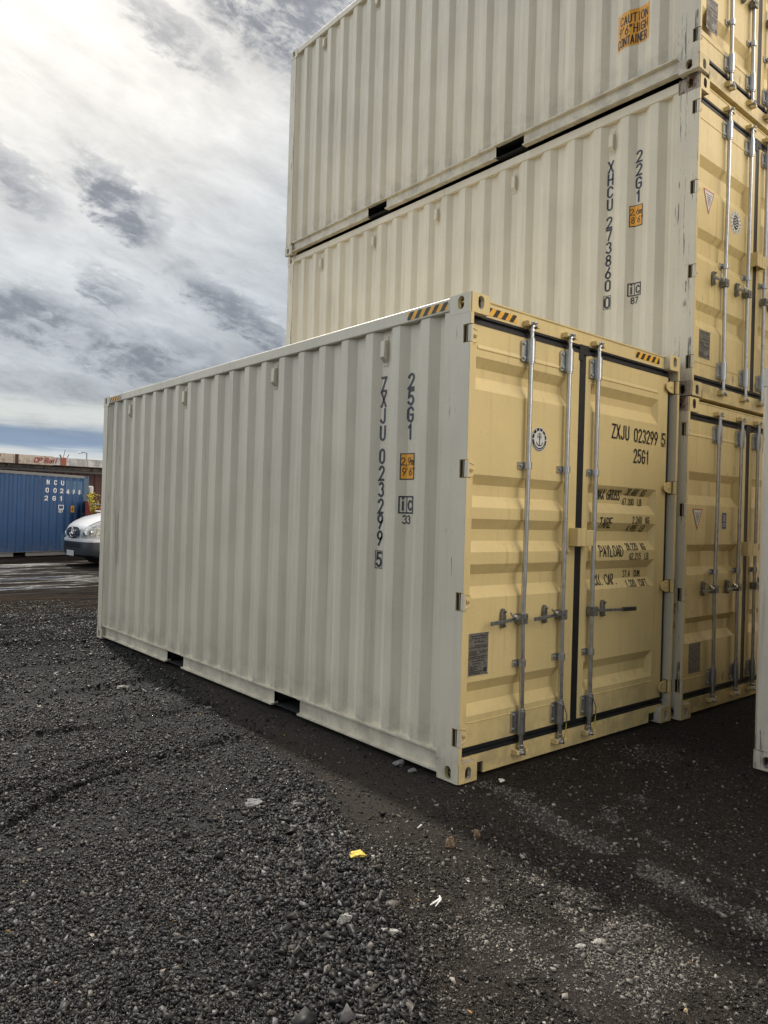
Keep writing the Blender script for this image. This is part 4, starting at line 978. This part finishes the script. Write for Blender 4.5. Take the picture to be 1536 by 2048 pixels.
# ================================================================== ground
def vnoise(x, y, seed):
    r = np.random.default_rng(seed); T = r.random((256, 256)); xi = np.floor(x).astype(int); yi = np.floor(y).astype(int); fx = x-xi; fy = y-yi
    fx = fx*fx*(3-2*fx); fy = fy*fy*(3-2*fy); g = lambda a, b: T[a % 256, b % 256]
    return (g(xi, yi)*(1-fx)+g(xi+1, yi)*fx)*(1-fy)+(g(xi, yi+1)*(1-fx)+g(xi+1, yi+1)*fx)*fy
def fbm(x, y, s, o=4, seed=1, gain=.5):
    v = 0; a = 1; tot = 0
    for k in range(o): v = v+a*vnoise(x*s*2**k+17*k, y*s*2**k+31*k, seed+k); tot += a; a *= gain
    return v/tot
def smooth(a, b, v): q = np.clip((v-a)/(b-a), 0, 1); return q*q*(3-2*q)
EDGE = np.array([(-3.2, -3.4), (-2.1, -1.75), (-1.57, -1.33), (-1.38, -1.18), (-1.24, -.89), (-1.06, -.59), (-.99, -.26), (-.85, -.05), (-.76, .29), (-.62, .71), (-.56, 1.25), (-.45, 2.14), (-.24, 3.31), (.1, 5.2), (.6, 7.0)])
def edge_x(y): return np.interp(y, EDGE[:, 1], EDGE[:, 0])
def seg_d(x, y, P):
    d = np.full_like(x, 1e9); sgn = np.zeros_like(x)
    for (ax, ay), (bx, by) in zip(P, P[1:]):
        vx, vy = bx-ax, by-ay; L2 = vx*vx+vy*vy; tq = np.clip(((x-ax)*vx+(y-ay)*vy)/L2, 0, 1)
        dx = x-ax-tq*vx; dy = y-ay-tq*vy; dd = np.hypot(dx, dy); s = np.sign(vx*dy-vy*dx); up = dd < d; d = np.where(up, dd, d); sgn = np.where(up, s, sgn)
    return d*sgn
RUTS = [([(-4.5, -.35), (-3.2, .35), (-2.23, .89), (-1.93, 1.13), (-1.61, 1.31), (-1.29, 1.38), (-.92, 1.48), (-.62, 1.52)], .085, .040),
        ([(-4.5, .1), (-3.0, .95), (-2.12, 1.36), (-1.75, 1.50), (-1.3, 1.62)], .080, .034),
        ([(-4.5, 1.7), (-3.0, 2.15), (-1.89, 2.40), (-1.43, 2.35), (-.9, 2.32), (-.4, 2.5)], .085, .036),
        ([(-4.5, 2.8), (-2.5, 3.3), (-1.2, 3.45), (-.2, 3.6)], .075, .04), ([(-4.5, 3.9), (-2.5, 4.4), (-1.38, 4.66), (.0, 4.85)], .085, .045),
        ([(-4.5, 5.0), (-2.5, 5.7), (-.8, 6.0), (.3, 6.1)], .085, .05), ([(-4, 7.2), (-1, 7.6), (2, 7.7)], .03, .09), ([(-4, 9.2), (0, 9.7), (4, 9.8)], .03, .12)]
def dirtmask(x, y):
    e = edge_x(y)+.42*(fbm(x, y, 2.6, 5, 40, .70)-.5)
    d = smooth(-.08, .12, x-e)*(.75+.5*fbm(x, y, 9, 3, 44))
    far = smooth(8.4, 9.1, y+.2*x+.7*(fbm(x, y, .7, 3, 55)-.5))
    return np.clip(np.maximum(d*(1-smooth(6.2, 6.8, y)), far), 0, 1)
def height(x, y):
    dm = dirtmask(x, y); near = smooth(16, 5, np.hypot(x+3, y+3))
    h = -.012+.030*(fbm(x, y, .55, 3, 5)-.5)+.012*(fbm(x, y, 4.5, 3, 9)-.5)*(1-.5*dm)+.009*(fbm(x, y, 19, 3, 13)-.5)*(1-.6*dm)*near
    h += (.012+.014*fbm(x, y, 6, 2, 77))*(1-dm)*smooth(-.03, .5, -(x-edge_x(y))*1.0+.2)*smooth(9, 5, y)*.8
    # heap along the edge of the loose millings
    dd = x-edge_x(y)+.22*(fbm(x, y, 2.2, 4, 40)-.5)*-1
    h += .020*np.exp(-((dd+.10)/.12)**2)*(.4+fbm(x, y, 5, 3, 21))*smooth(5.5, 2.5, y)
    for P, dp, w in RUTS:
        wob = .10*(fbm(x, y, 2.4, 3, 61)-.5); s = seg_d(x, y, P)+wob; am = .45+.9*fbm(x, y, 3.1, 2, 71)
        h += -dp*am*np.exp(-(s/w)**2)+.40*dp*am*np.exp(-((s+1.7*w)/(w*1.1))**2)*fbm(x, y, 12, 2, 81)*1.6
    # keep clear under the containers and flat near the right-hand pad
    fp = smooth(-.30, .05, x)*smooth(6.8, 6.0, y)
    h = h*(1-fp)+(-.010+.010*(fbm(x, y, 2.0, 3, 25)-.5)+.004*(fbm(x, y, 22, 2, 29)-.5))*fp
    return h
def axis(lo, hi, step, far, g=1.12):
    a = list(np.arange(lo, hi, step)); s = step; v = hi
    while v < far: a.append(v); s *= g; v += s
    a.append(far); s = step; v = lo
    pre = []
    while v > -far: s *= g; v -= s; pre.append(v)
    return np.array(sorted(set(pre))+a)
xs = axis(-3.6, 2.0, .02, 900); ys = axis(-2.6, 5.0, .022, 900)
XX, YY = np.meshgrid(xs, ys); ZZ = height(XX, YY); DM = dirtmask(XX, YY)
ny, nx = XX.shape; me = bpy.data.meshes.new('ground')
me.vertices.add(nx*ny); me.vertices.foreach_set('co', np.stack([XX, YY, ZZ], -1).reshape(-1).astype(np.float32))
ii = np.arange(nx*ny).reshape(ny, nx); q = np.stack([ii[:-1, :-1], ii[:-1, 1:], ii[1:, 1:], ii[1:, :-1]], -1).reshape(-1, 4)
me.loops.add(q.size); me.loops.foreach_set('vertex_index', q.reshape(-1).astype(np.int32))
me.polygons.add(len(q)); me.polygons.foreach_set('loop_start', (np.arange(len(q))*4).astype(np.int32)); me.polygons.foreach_set('loop_total', np.full(len(q), 4, np.int32))
me.polygons.foreach_set('use_smooth', np.ones(len(q), bool)); me.update(calc_edges=True)
at = me.attributes.new('dirt', 'FLOAT', 'POINT'); at.data.foreach_set('value', DM.reshape(-1).astype(np.float32))
# light gravel trails on the packed pad
TR = [[(.15, .0), (.20, -.30), (.04, -.63), (.0, -.95), (-.05, -1.24), (-.06, -1.7), (-.10, -2.4)], [(.04, -.75), (.22, -.82), (.45, -.80), (.7, -.75)], [(.36, -.9), (.20, -1.42), (.15, -1.8)]]
def trail(x, y):
    v = np.zeros_like(x)
    for P, w, a in ((TR[0], .11, 1.0), (TR[1], .10, .8), (TR[2], .07, .5)):
        v = np.maximum(v, a*np.exp(-(seg_d(x, y, P)/w)**2))
    v = np.maximum(v, .9*np.exp(-(((x+.75)/.42)**2+((y+1.35)/.5)**2)))
    v = np.maximum(v, .6*np.exp(-(((x-1.5)/.5)**2+((y+.35)/.25)**2)))
    return v*smooth(.22, .52, fbm(x, y, 5.5, 4, 95, .65))
at = me.attributes.new('trail', 'FLOAT', 'POINT'); at.data.foreach_set('value', (trail(XX, YY)*(.3+fbm(XX, YY, 6, 3, 91))).reshape(-1).astype(np.float32))
pale = smooth(.0, .12, XX-edge_x(YY)-.04)*smooth(.75, .35, XX-edge_x(YY))*smooth(-.6, .2, YY)*smooth(4.5, 3.0, YY)*(.35+.9*fbm(XX, YY, 3.5, 4, 97))
at = me.attributes.new('pale', 'FLOAT', 'POINT'); at.data.foreach_set('value', pale.reshape(-1).astype(np.float32))
m, t, b = newmat('asphalt_millings_and_dirt'); geo = t.node('ShaderNodeNewGeometry'); Pw = geo.outputs['Position']
ad = t.node('ShaderNodeAttribute', attribute_name='dirt').outputs['Fac']; atr = t.node('ShaderNodeAttribute', attribute_name='trail').outputs['Fac']
n1 = t.noise(Pw, 3, 5, .6); n2 = t.noise(Pw, 60, 5, .75); n3 = t.noise(Pw, 240, 3, .7); n4 = t.noise(Pw, .6, 4)
vor = t.node('ShaderNodeTexVoronoi'); t.put(vor.inputs['Vector'], Pw); vor.inputs['Scale'].default_value = 95
vcol = t.node('ShaderNodeSeparateColor'); t.put(vcol.inputs[0], vor.outputs['Color'])
vor2 = t.node('ShaderNodeTexVoronoi'); t.put(vor2.inputs['Vector'], Pw); vor2.inputs['Scale'].default_value = 230
vc2 = t.node('ShaderNodeSeparateColor'); t.put(vc2.inputs[0], vor2.outputs['Color'])
cell = t.math('POWER', vcol.outputs[0], 4.0); cell2 = t.math('POWER', vc2.outputs[0], 4.0)
blk = t.mix(t.ramp(n2, .3, .75), (.004, .0042, .0048), (.013, .013, .0135)); blk = t.mix(t.math('MULTIPLY', cell, .85), blk, (.085, .085, .083)); blk = t.mix(t.math('MULTIPLY', cell2, .8), blk, (.11, .11, .11))
brn = t.mix(t.ramp(n2, .3, .7), (.012, .0086, .0068), (.040, .030, .0235)); brn = t.mix(t.ramp(n1, .35, .7), brn, (.024, .018, .0145)); brn = t.mix(t.math('MULTIPLY', cell2, .70), brn, (.115, .10, .085)); brn = t.mix(t.math('MULTIPLY', t.math('POWER', vcol.outputs[1], 6.0), .7), brn, (.13, .12, .11))
gry = t.mix(t.ramp(n3, .3, .7), (.03, .03, .03), (.16, .155, .15))
apl = t.node('ShaderNodeAttribute', attribute_name='pale').outputs['Fac']; brn = t.mix(t.math('MULTIPLY', apl, .8, clamp=True), brn, t.mix(t.ramp(n2, .3, .7), (.045, .036, .030), (.085, .070, .060)))
c = t.mix(ad, blk, brn); c = t.mix(t.math('MULTIPLY', t.ramp(atr, .15, .7), .42), c, gry)
sp = t.node('ShaderNodeSeparateXYZ'); t.put(sp.inputs[0], Pw)
band = t.math('MULTIPLY', t.ramp(sp.outputs[1], 11.0, 12.3), t.ramp(sp.outputs[1], 22.0, 16.0))
mott = t.noise(t.scale(Pw, (3.0, 7.0, 1)), 1.0, 7, .75)
c = t.mix(t.math('MULTIPLY', t.ramp(sp.outputs[1], 4.0, 6.5), t.ramp(mott, .46, .60)), c, t.mix(t.ramp(mott, .55, .70), (.010, .009, .009), (.085, .070, .058)))
stk = t.noise(t.scale(Pw, (.25, 3.2, 1), (0, 0, R(-8))), 1.0, 6, .7)
farm = t.ramp(sp.outputs[1], 7.5, 9.5)
c = t.mix(t.math('MULTIPLY', t.math('MULTIPLY', farm, t.ramp(stk, .44, .62)), .7), c, (.075, .055, .041)); c = t.mix(t.math('MULTIPLY', t.math('MULTIPLY', farm, t.ramp(stk, .48, .36)), .7), c, (.014, .012, .011))
wn = t.noise(t.scale(Pw, (.35, 1.6, 1), (0, 0, R(-18))), 1.0, 5, .65)
wet = t.math('MULTIPLY', band, t.ramp(wn, .50, .60))
c = t.mix(t.math('MULTIPLY', wet, .6), c, (.012, .012, .013)); c = t.mix(t.math('MULTIPLY', band, .5), c, (.03, .029, .03))
t.put(b.inputs['Base Color'], c); t.put(b.inputs['Roughness'], t.math('SUBTRACT', t.math('MAXIMUM', t.ramp(n2, .2, .8, .62, .95), t.ramp(sp.outputs[1], 2.5, 6.5)), t.math('MULTIPLY', wet, .88), clamp=True))
t.put(b.inputs['Specular IOR Level'], t.math('ADD', t.math('MULTIPLY', t.ramp(ad, 0, 1, .28, .15), t.ramp(sp.outputs[1], 2.5, 6.5, 1, .1)), t.math('MULTIPLY', wet, .5)))
hh = t.math('ADD', t.math('MULTIPLY', n2, 1.0), t.math('MULTIPLY', n3, .35)); hh = t.math('ADD', hh, t.math('MULTIPLY', vor2.outputs['Distance'], -1.0))
hh = t.math('ADD', hh, t.math('MULTIPLY', t.ramp(t.math('ADD', ad, 0), 0, 1, .5, .2), t.math('MULTIPLY', vor.outputs['Distance'], -2.0)))
bn = t.node('ShaderNodeBump'); t.put(bn.inputs['Strength'], t.ramp(wet, 0, 1, 1.0, .05)); bn.inputs['Distance'].default_value = .016; t.put(bn.inputs['Height'], hh); t.l.new(bn.outputs[0], b.inputs['Normal'])
me.materials.append(m); GND = bpy.data.objects.new('ground', me); COL.objects.link(GND); GND['kind'] = 'structure'

# ------------------------------------------------------------------ loose stones: one mesh of many small angular chips
def stones():
    P = []
    def samp(n, x0, x1, y0, y1): return rng.uniform(x0, x1, n), rng.uniform(y0, y1, n)
    def dist(x, y): return np.hypot(x+3.15, y+2.98)
    def view(x, y, mar):
        # keep a generous wedge in front of the viewpoint: only where loose chips can be made out
        dx, dy = x+3.15+1.1*math.sin(yaw), y+2.98+1.1*math.cos(yaw); a = np.degrees(np.arctan2(dx, dy))
        return np.abs(a-40.3) < 31+mar
    X_, Y_, S_, C_ = [], [], [], []
    def add(x, y, s, kind):
        X_.append(x); Y_.append(y); S_.append(s); C_.append(np.full(len(x), kind))
    # fine millings near
    for n, dmin, dmax, smed, box in ((175000, 1.2, 3.6, .0042, (-3.4, 1.9, -2.7, 1.2)), (125000, 3.6, 6.2, .0045, (-3.8, 2.2, -2.7, 3.4)), (80000, 6.2, 13.5, .0065, (-5.0, 3.5, -.5, 11.5))):
        x, y = samp(n*3, *box[:2], *box[2:]); d = dist(x, y); k = (d > dmin) & (d < dmax) & view(x, y, 5)
        ins = (x > -.02) & (x < 2.5) & (y > -.02) & (y < 6.1); ins |= (x > 1.78) & (y < -.88); ins |= (x > 2.4) & (y > -.1)
        k &= ~ins; x, y, d = x[k], y[k], d[k]
        dm = dirtmask(x, y); tr = trail(x, y); cl = fbm(x, y, 2.7, 3, 33)
        spill = np.exp(-np.maximum(0, x-edge_x(y))/.16)*smooth(.30, .62, fbm(x, y, 7, 4, 38, .65)); grit = .50*smooth(.25, -.6, y)*smooth(.35, .65, fbm(x, y, 3.3, 4, 39, .6))*smooth(.3, -.5, x)
        pr = np.where(dm > .5, np.clip(.10+.75*smooth(.25, .8, tr*(.4+cl))+.85*spill+grit, 0, 1), .50+.5*smooth(.35, .6, cl)); k = rng.random(len(x)) < pr
        x, y, dm, tr = x[k], y[k], dm[k], tr[k]
        s = smed*np.exp(rng.normal(0, .42, len(x)))
        heap = np.exp(-((x-edge_x(y)+.28)/.30)**2)*(dm < .5)*smooth(1.2, .0, y)
        s *= 1+.75*heap*(rng.random(len(x)) < .5); s = np.where(dm > .5, s*(.80), s)
        add(x, y, s, 0)
    # scattered bigger pieces
    x, y = samp(1500, -3.3, .2, -2.6, 3.0); k = (x < edge_x(y)+.05) & view(x, y, 5); x, y = x[k], y[k]; s = .0075*np.exp(rng.normal(0, .35, len(x))); add(x, y, s, 1)
    x = edge_x(yq := rng.uniform(-1.7, .5, 1500))-np.abs(rng.normal(.12, .14, 1500)); add(x, yq, .0078*np.exp(rng.normal(0, .42, 1500)), 1)
    x, y = samp(5200, -1.5, 1.7, -2.4, 0); k = (rng.random(len(x)) < .25+.75*trail(x, y)) & (x > edge_x(y)); x, y = x[k], y[k]; add(x, y, .0042*np.exp(rng.normal(0, .45, len(x))), 2)
    x = np.concatenate(X_); y = np.concatenate(Y_); s = np.concatenate(S_); kd = np.concatenate(C_); n = len(x)
    z = height(x, y)
    base = np.array([(a, b_, c_) for a in (-1, 1) for b_ in (-1, 1) for c_ in (-1, 1)], float)*.62
    V = np.repeat(base[None], n, 0)*rng.uniform(.42, 1.55, (n, 1, 3))
    V *= rng.uniform(.45, 1.40, (n, 8, 1)); V += rng.normal(0, .28, (n, 8, 3)); V[:, :, 2] *= .78
    th = rng.uniform(0, 2*np.pi, n); ph = rng.normal(0, .5, n); c_, s_ = np.cos(th), np.sin(th); cp, sp_ = np.cos(ph), np.sin(ph)
    vx, vy, vz = V[..., 0].copy(), V[..., 1].copy(), V[..., 2].copy()
    y2 = vy*cp[:, None]-vz*sp_[:, None]; z2 = vy*sp_[:, None]+vz*cp[:, None]
    x3 = vx*c_[:, None]-y2*s_[:, None]; y3 = vx*s_[:, None]+y2*c_[:, None]
    V = np.stack([x3, y3, z2], -1)*s[:, None, None]+np.stack([x, y, z+s*.30], -1)[:, None, :]
    tri = np.array([(0, 1, 3), (0, 3, 2), (4, 7, 5), (4, 6, 7), (0, 4, 5), (0, 5, 1), (2, 3, 7), (2, 7, 6), (0, 2, 6), (0, 6, 4), (1, 5, 7), (1, 7, 3)])
    F = (tri[None]+8*np.arange(n)[:, None, None]).reshape(-1, 3)
    me = bpy.data.meshes.new('gravel'); me.vertices.add(n*8); me.vertices.foreach_set('co', V.reshape(-1).astype(np.float32))
    me.loops.add(F.size); me.loops.foreach_set('vertex_index', F.reshape(-1).astype(np.int32)); me.polygons.add(len(F))
    me.polygons.foreach_set('loop_start', (np.arange(len(F))*3).astype(np.int32)); me.polygons.foreach_set('loop_total', np.full(len(F), 3, np.int32)); me.update(calc_edges=True)
    dm = dirtmask(x, y); tr = trail(x, y); L = .0115*np.exp(rng.normal(0, .98, n)); u = rng.random(n); L = L*np.where(dist(x, y) > 3.8, .8, 1.0)
    L = np.where(u < .018, rng.uniform(.12, .32, n), L); L = np.where((u > .018) & (u < .12), rng.uniform(.07, .15, n), L)
    L = np.where((dm > .5), L*1.5, L); L = np.where(tr > .35, np.maximum(L, rng.uniform(.05, .20, n)), L); L = np.where(kd == 2, rng.uniform(.10, .30, n), L)
    tint = np.where((rng.random(n) < .35) | (dm > .5), 1.0, 0.0); rgb = np.stack([L*(1+.10*tint), L, L*(1-.12*tint+.03*(1-tint))], -1)
    o_ = rng.random(n) < .0005; rgb[o_] = (.38, .22, .07)
    a = me.attributes.new('tone', 'FLOAT_COLOR', 'POINT'); a.data.foreach_set('color', np.repeat(np.concatenate([rgb, np.ones((n, 1))], -1), 8, 0).reshape(-1).astype(np.float32))
    m, t, b = newmat('loose_stone'); at = t.node('ShaderNodeAttribute', attribute_name='tone'); g = t.node('ShaderNodeNewGeometry')
    nn = t.noise(g.outputs['Position'], 300, 3); c = t.mix(t.ramp(nn, .35, .7), at.outputs['Color'], t.mix(1.0, at.outputs['Color'], (.55, .55, .55), 'MULTIPLY'))
    t.put(b.inputs['Base Color'], c); b.inputs['Roughness'].default_value = .55; b.inputs['Specular IOR Level'].default_value = .30
    me.materials.append(m); o = bpy.data.objects.new('gravel', me); COL.objects.link(o)
    tag(o, 'loose black asphalt millings and grey gravel scattered over the yard', 'gravel', kind='stuff')
stones()

# ------------------------------------------------------------------ individual rocks and litter
def hz(x, y): return float(height(np.array([x]), np.array([y]))[0])
def rock(name, label, cat, x, y, size, mats, seed, sub=3, flatz=1.0, topmat=False, rz=0, sink=.35, rough=.22):
    bm = bmesh.new(); bmesh.ops.create_icosphere(bm, subdivisions=sub, radius=1.0); rr = random.Random(seed)
    cuts = [(Vector([rr.gauss(0, 1) for _ in range(3)]).normalized(), rr.uniform(.45, .8)) for _ in range(11)]
    from mathutils import noise as mn
    for v in bm.verts:
        p = v.co.copy()
        for nrm, d in cuts:
            k = p.dot(nrm)
            if k > d: p -= nrm*(k-d)
        p *= 1+rough*mn.noise(p*3+Vector((seed, 0, 0)))+.10*mn.noise(p*9+Vector((seed, 2, 0)))
        v.co = Vector((p.x*size[0], p.y*size[1], p.z*size[2]))
    if topmat:
        for f in bm.faces:
            if f.normal.z > .55: f.material_index = 1
    me = bpy.data.meshes.new(name); bm.to_mesh(me); bm.free()
    for mt in mats: me.materials.append(mt)
    o = bpy.data.objects.new(name, me); COL.objects.link(o); o.location = (x, y, hz(x, y)+size[2]*sink); o.rotation_euler = (0, 0, R(rz)); tag(o, label, cat); return o
def stone_mat(name, a, b_, sc=90):
    m, t, b = newmat(name); tc = t.node('ShaderNodeTexCoord'); n = t.noise(tc.outputs['Object'], sc, 5, .75); n2 = t.noise(tc.outputs['Object'], sc*.3, 3)
    c = t.mix(t.ramp(n, .38, .62), a, b_); t.put(b.inputs['Base Color'], c); b.inputs['Roughness'].default_value = .85; bump(t, b, n, .8, .006); return m
M_as = stone_mat('asphalt_chunk', (.018, .018, .019), (.065, .062, .058)); M_yp = stone_mat('yellow_road_paint', (.50, .36, .05), (.85, .68, .16), 120)
M_lg = stone_mat('pale_concrete', (.13, .13, .125), (.42, .41, .38)); M_ora = stone_mat('ochre_stone', (.06, .05, .04), (.30, .19, .10)); M_gs = stone_mat('grey_stone', (.10, .10, .10), (.22, .22, .22))
yr = rock('asphalt_chunk', 'small asphalt chunk with a bright yellow painted top', 'rubble', -1.05, -.40, (.050, .038, .028), [M_as, M_yp], 3, topmat=True, rz=-30, sink=.6); yr.rotation_euler = (Matrix.Rotation(R(24), 3, Vector((.78, -.62, 0)))@Matrix.Rotation(R(-30), 3, 'Z')).to_euler()
rock('concrete_chunk', 'pale speckled concrete chunk on black gravel, below the yellow topped one', 'rubble', -1.40, -.76, (.042, .030, .032), [M_lg], 8, rz=20)
rock('concrete_chunk', 'cracked pale piece half buried in coarse gravel near the bottom', 'rubble', -1.33, -.93, (.036, .026, .014), [M_lg], 18, rz=-40)
rock('asphalt_slab', 'flat dark grey slab lying on the black millings left of the yellow piece', 'rubble', -1.09, .45, (.085, .048, .016), [M_gs], 5, rz=-20, rough=.1)
rock('ochre_stone', 'pointed ochre and grey stone on the brown dirt', 'stone', -.60, -.52, (.030, .028, .040), [M_ora], 11)
rock('ochre_stone', 'upright brown stone at the edge of the shadow, right of the other ochre one', 'stone', -.42, -.54, (.022, .020, .042), [M_ora], 14)
rock('grey_stone', 'larger grey stone beside the foot of the front container', 'stone', -.03, .50, (.050, .036, .028), [M_gs], 21)
rock('grey_stone', 'smaller grey stone next to the front container, closest to its corner casting', 'stone', -.03, .36, (.034, .028, .022), [M_gs], 22)
rock('pale_stone', 'whitish stone on the black millings far left of the container', 'stone', -.72, 3.30, (.055, .04, .03), [M_lg], 31)
rock('pale_stone', 'thin pale flake of rubble beside the shadow edge near the long side', 'stone', -.42, 2.32, (.06, .035, .010), [M_gs], 33)
rock('ochre_stone', 'tiny orange stone in the coarse gravel at the bottom of the photo', 'stone', -1.47, -1.13, (.010, .010, .012), [stone_mat('orange_stone', (.35, .16, .03), (.6, .32, .08))], 35, sub=2)
rock('tan_stone', 'tiny tan stone lying alone at the lower right', 'stone', -.83, -1.82, (.010, .010, .010), [stone_mat('tan_stone', (.35, .25, .14), (.55, .42, .26))], 37, sub=2)
for (x, y), lb, sd_ in (((-.72, -1.42), 'upper of two crushed pale patches of concrete dust in the dirt', 41), ((-.80, -1.40), 'lower of two crushed pale patches of concrete dust in the dirt', 43)):
    rock('crushed_concrete', lb, 'rubble', x, y, (.032, .018, .006), [M_lg], sd_, sink=.15)
mb = MB(); mb.prism([(-.04, -.012), (.03, -.02), (.045, .0), (.02, .018)], 'z', 0, .004); o = mb.build('plastic_scrap', M_wht); o.location = (.26, -.10, hz(.26, -.10)+.014); o.rotation_euler = (.15, .1, .4); tag(o, 'white plastic scrap on the ground in front of the tan doors', 'litter')
mb = MB(); mb.tube([(-.03, 0, .01), (.035, .004, .016)], .004, 6, rs=[.002, .005]); mb.tube([(-.018, -.018, .008), (.03, .0, .014)], .003, 6, rs=[.0015, .004]); mb.tube([(.025, -.005, .012), (.038, .015, .02)], .004, 5)
o = mb.build('white_splinters', M_wht); o.location = (-1.03, -.87, hz(-1.03, -.87)+.006); tag(o, 'forked white splinter lying on the gravel', 'litter')
mb = MB(); mb.tube([(-.02, 0, .01), (.02, .012, .013)], .004, 5, rs=[.002, .004]); o = mb.build('white_chip', M_wht); o.location = (-.58, -.30, hz(-.58, -.30)+.004); tag(o, 'small white chip on the dirt above the ochre stones', 'litter')
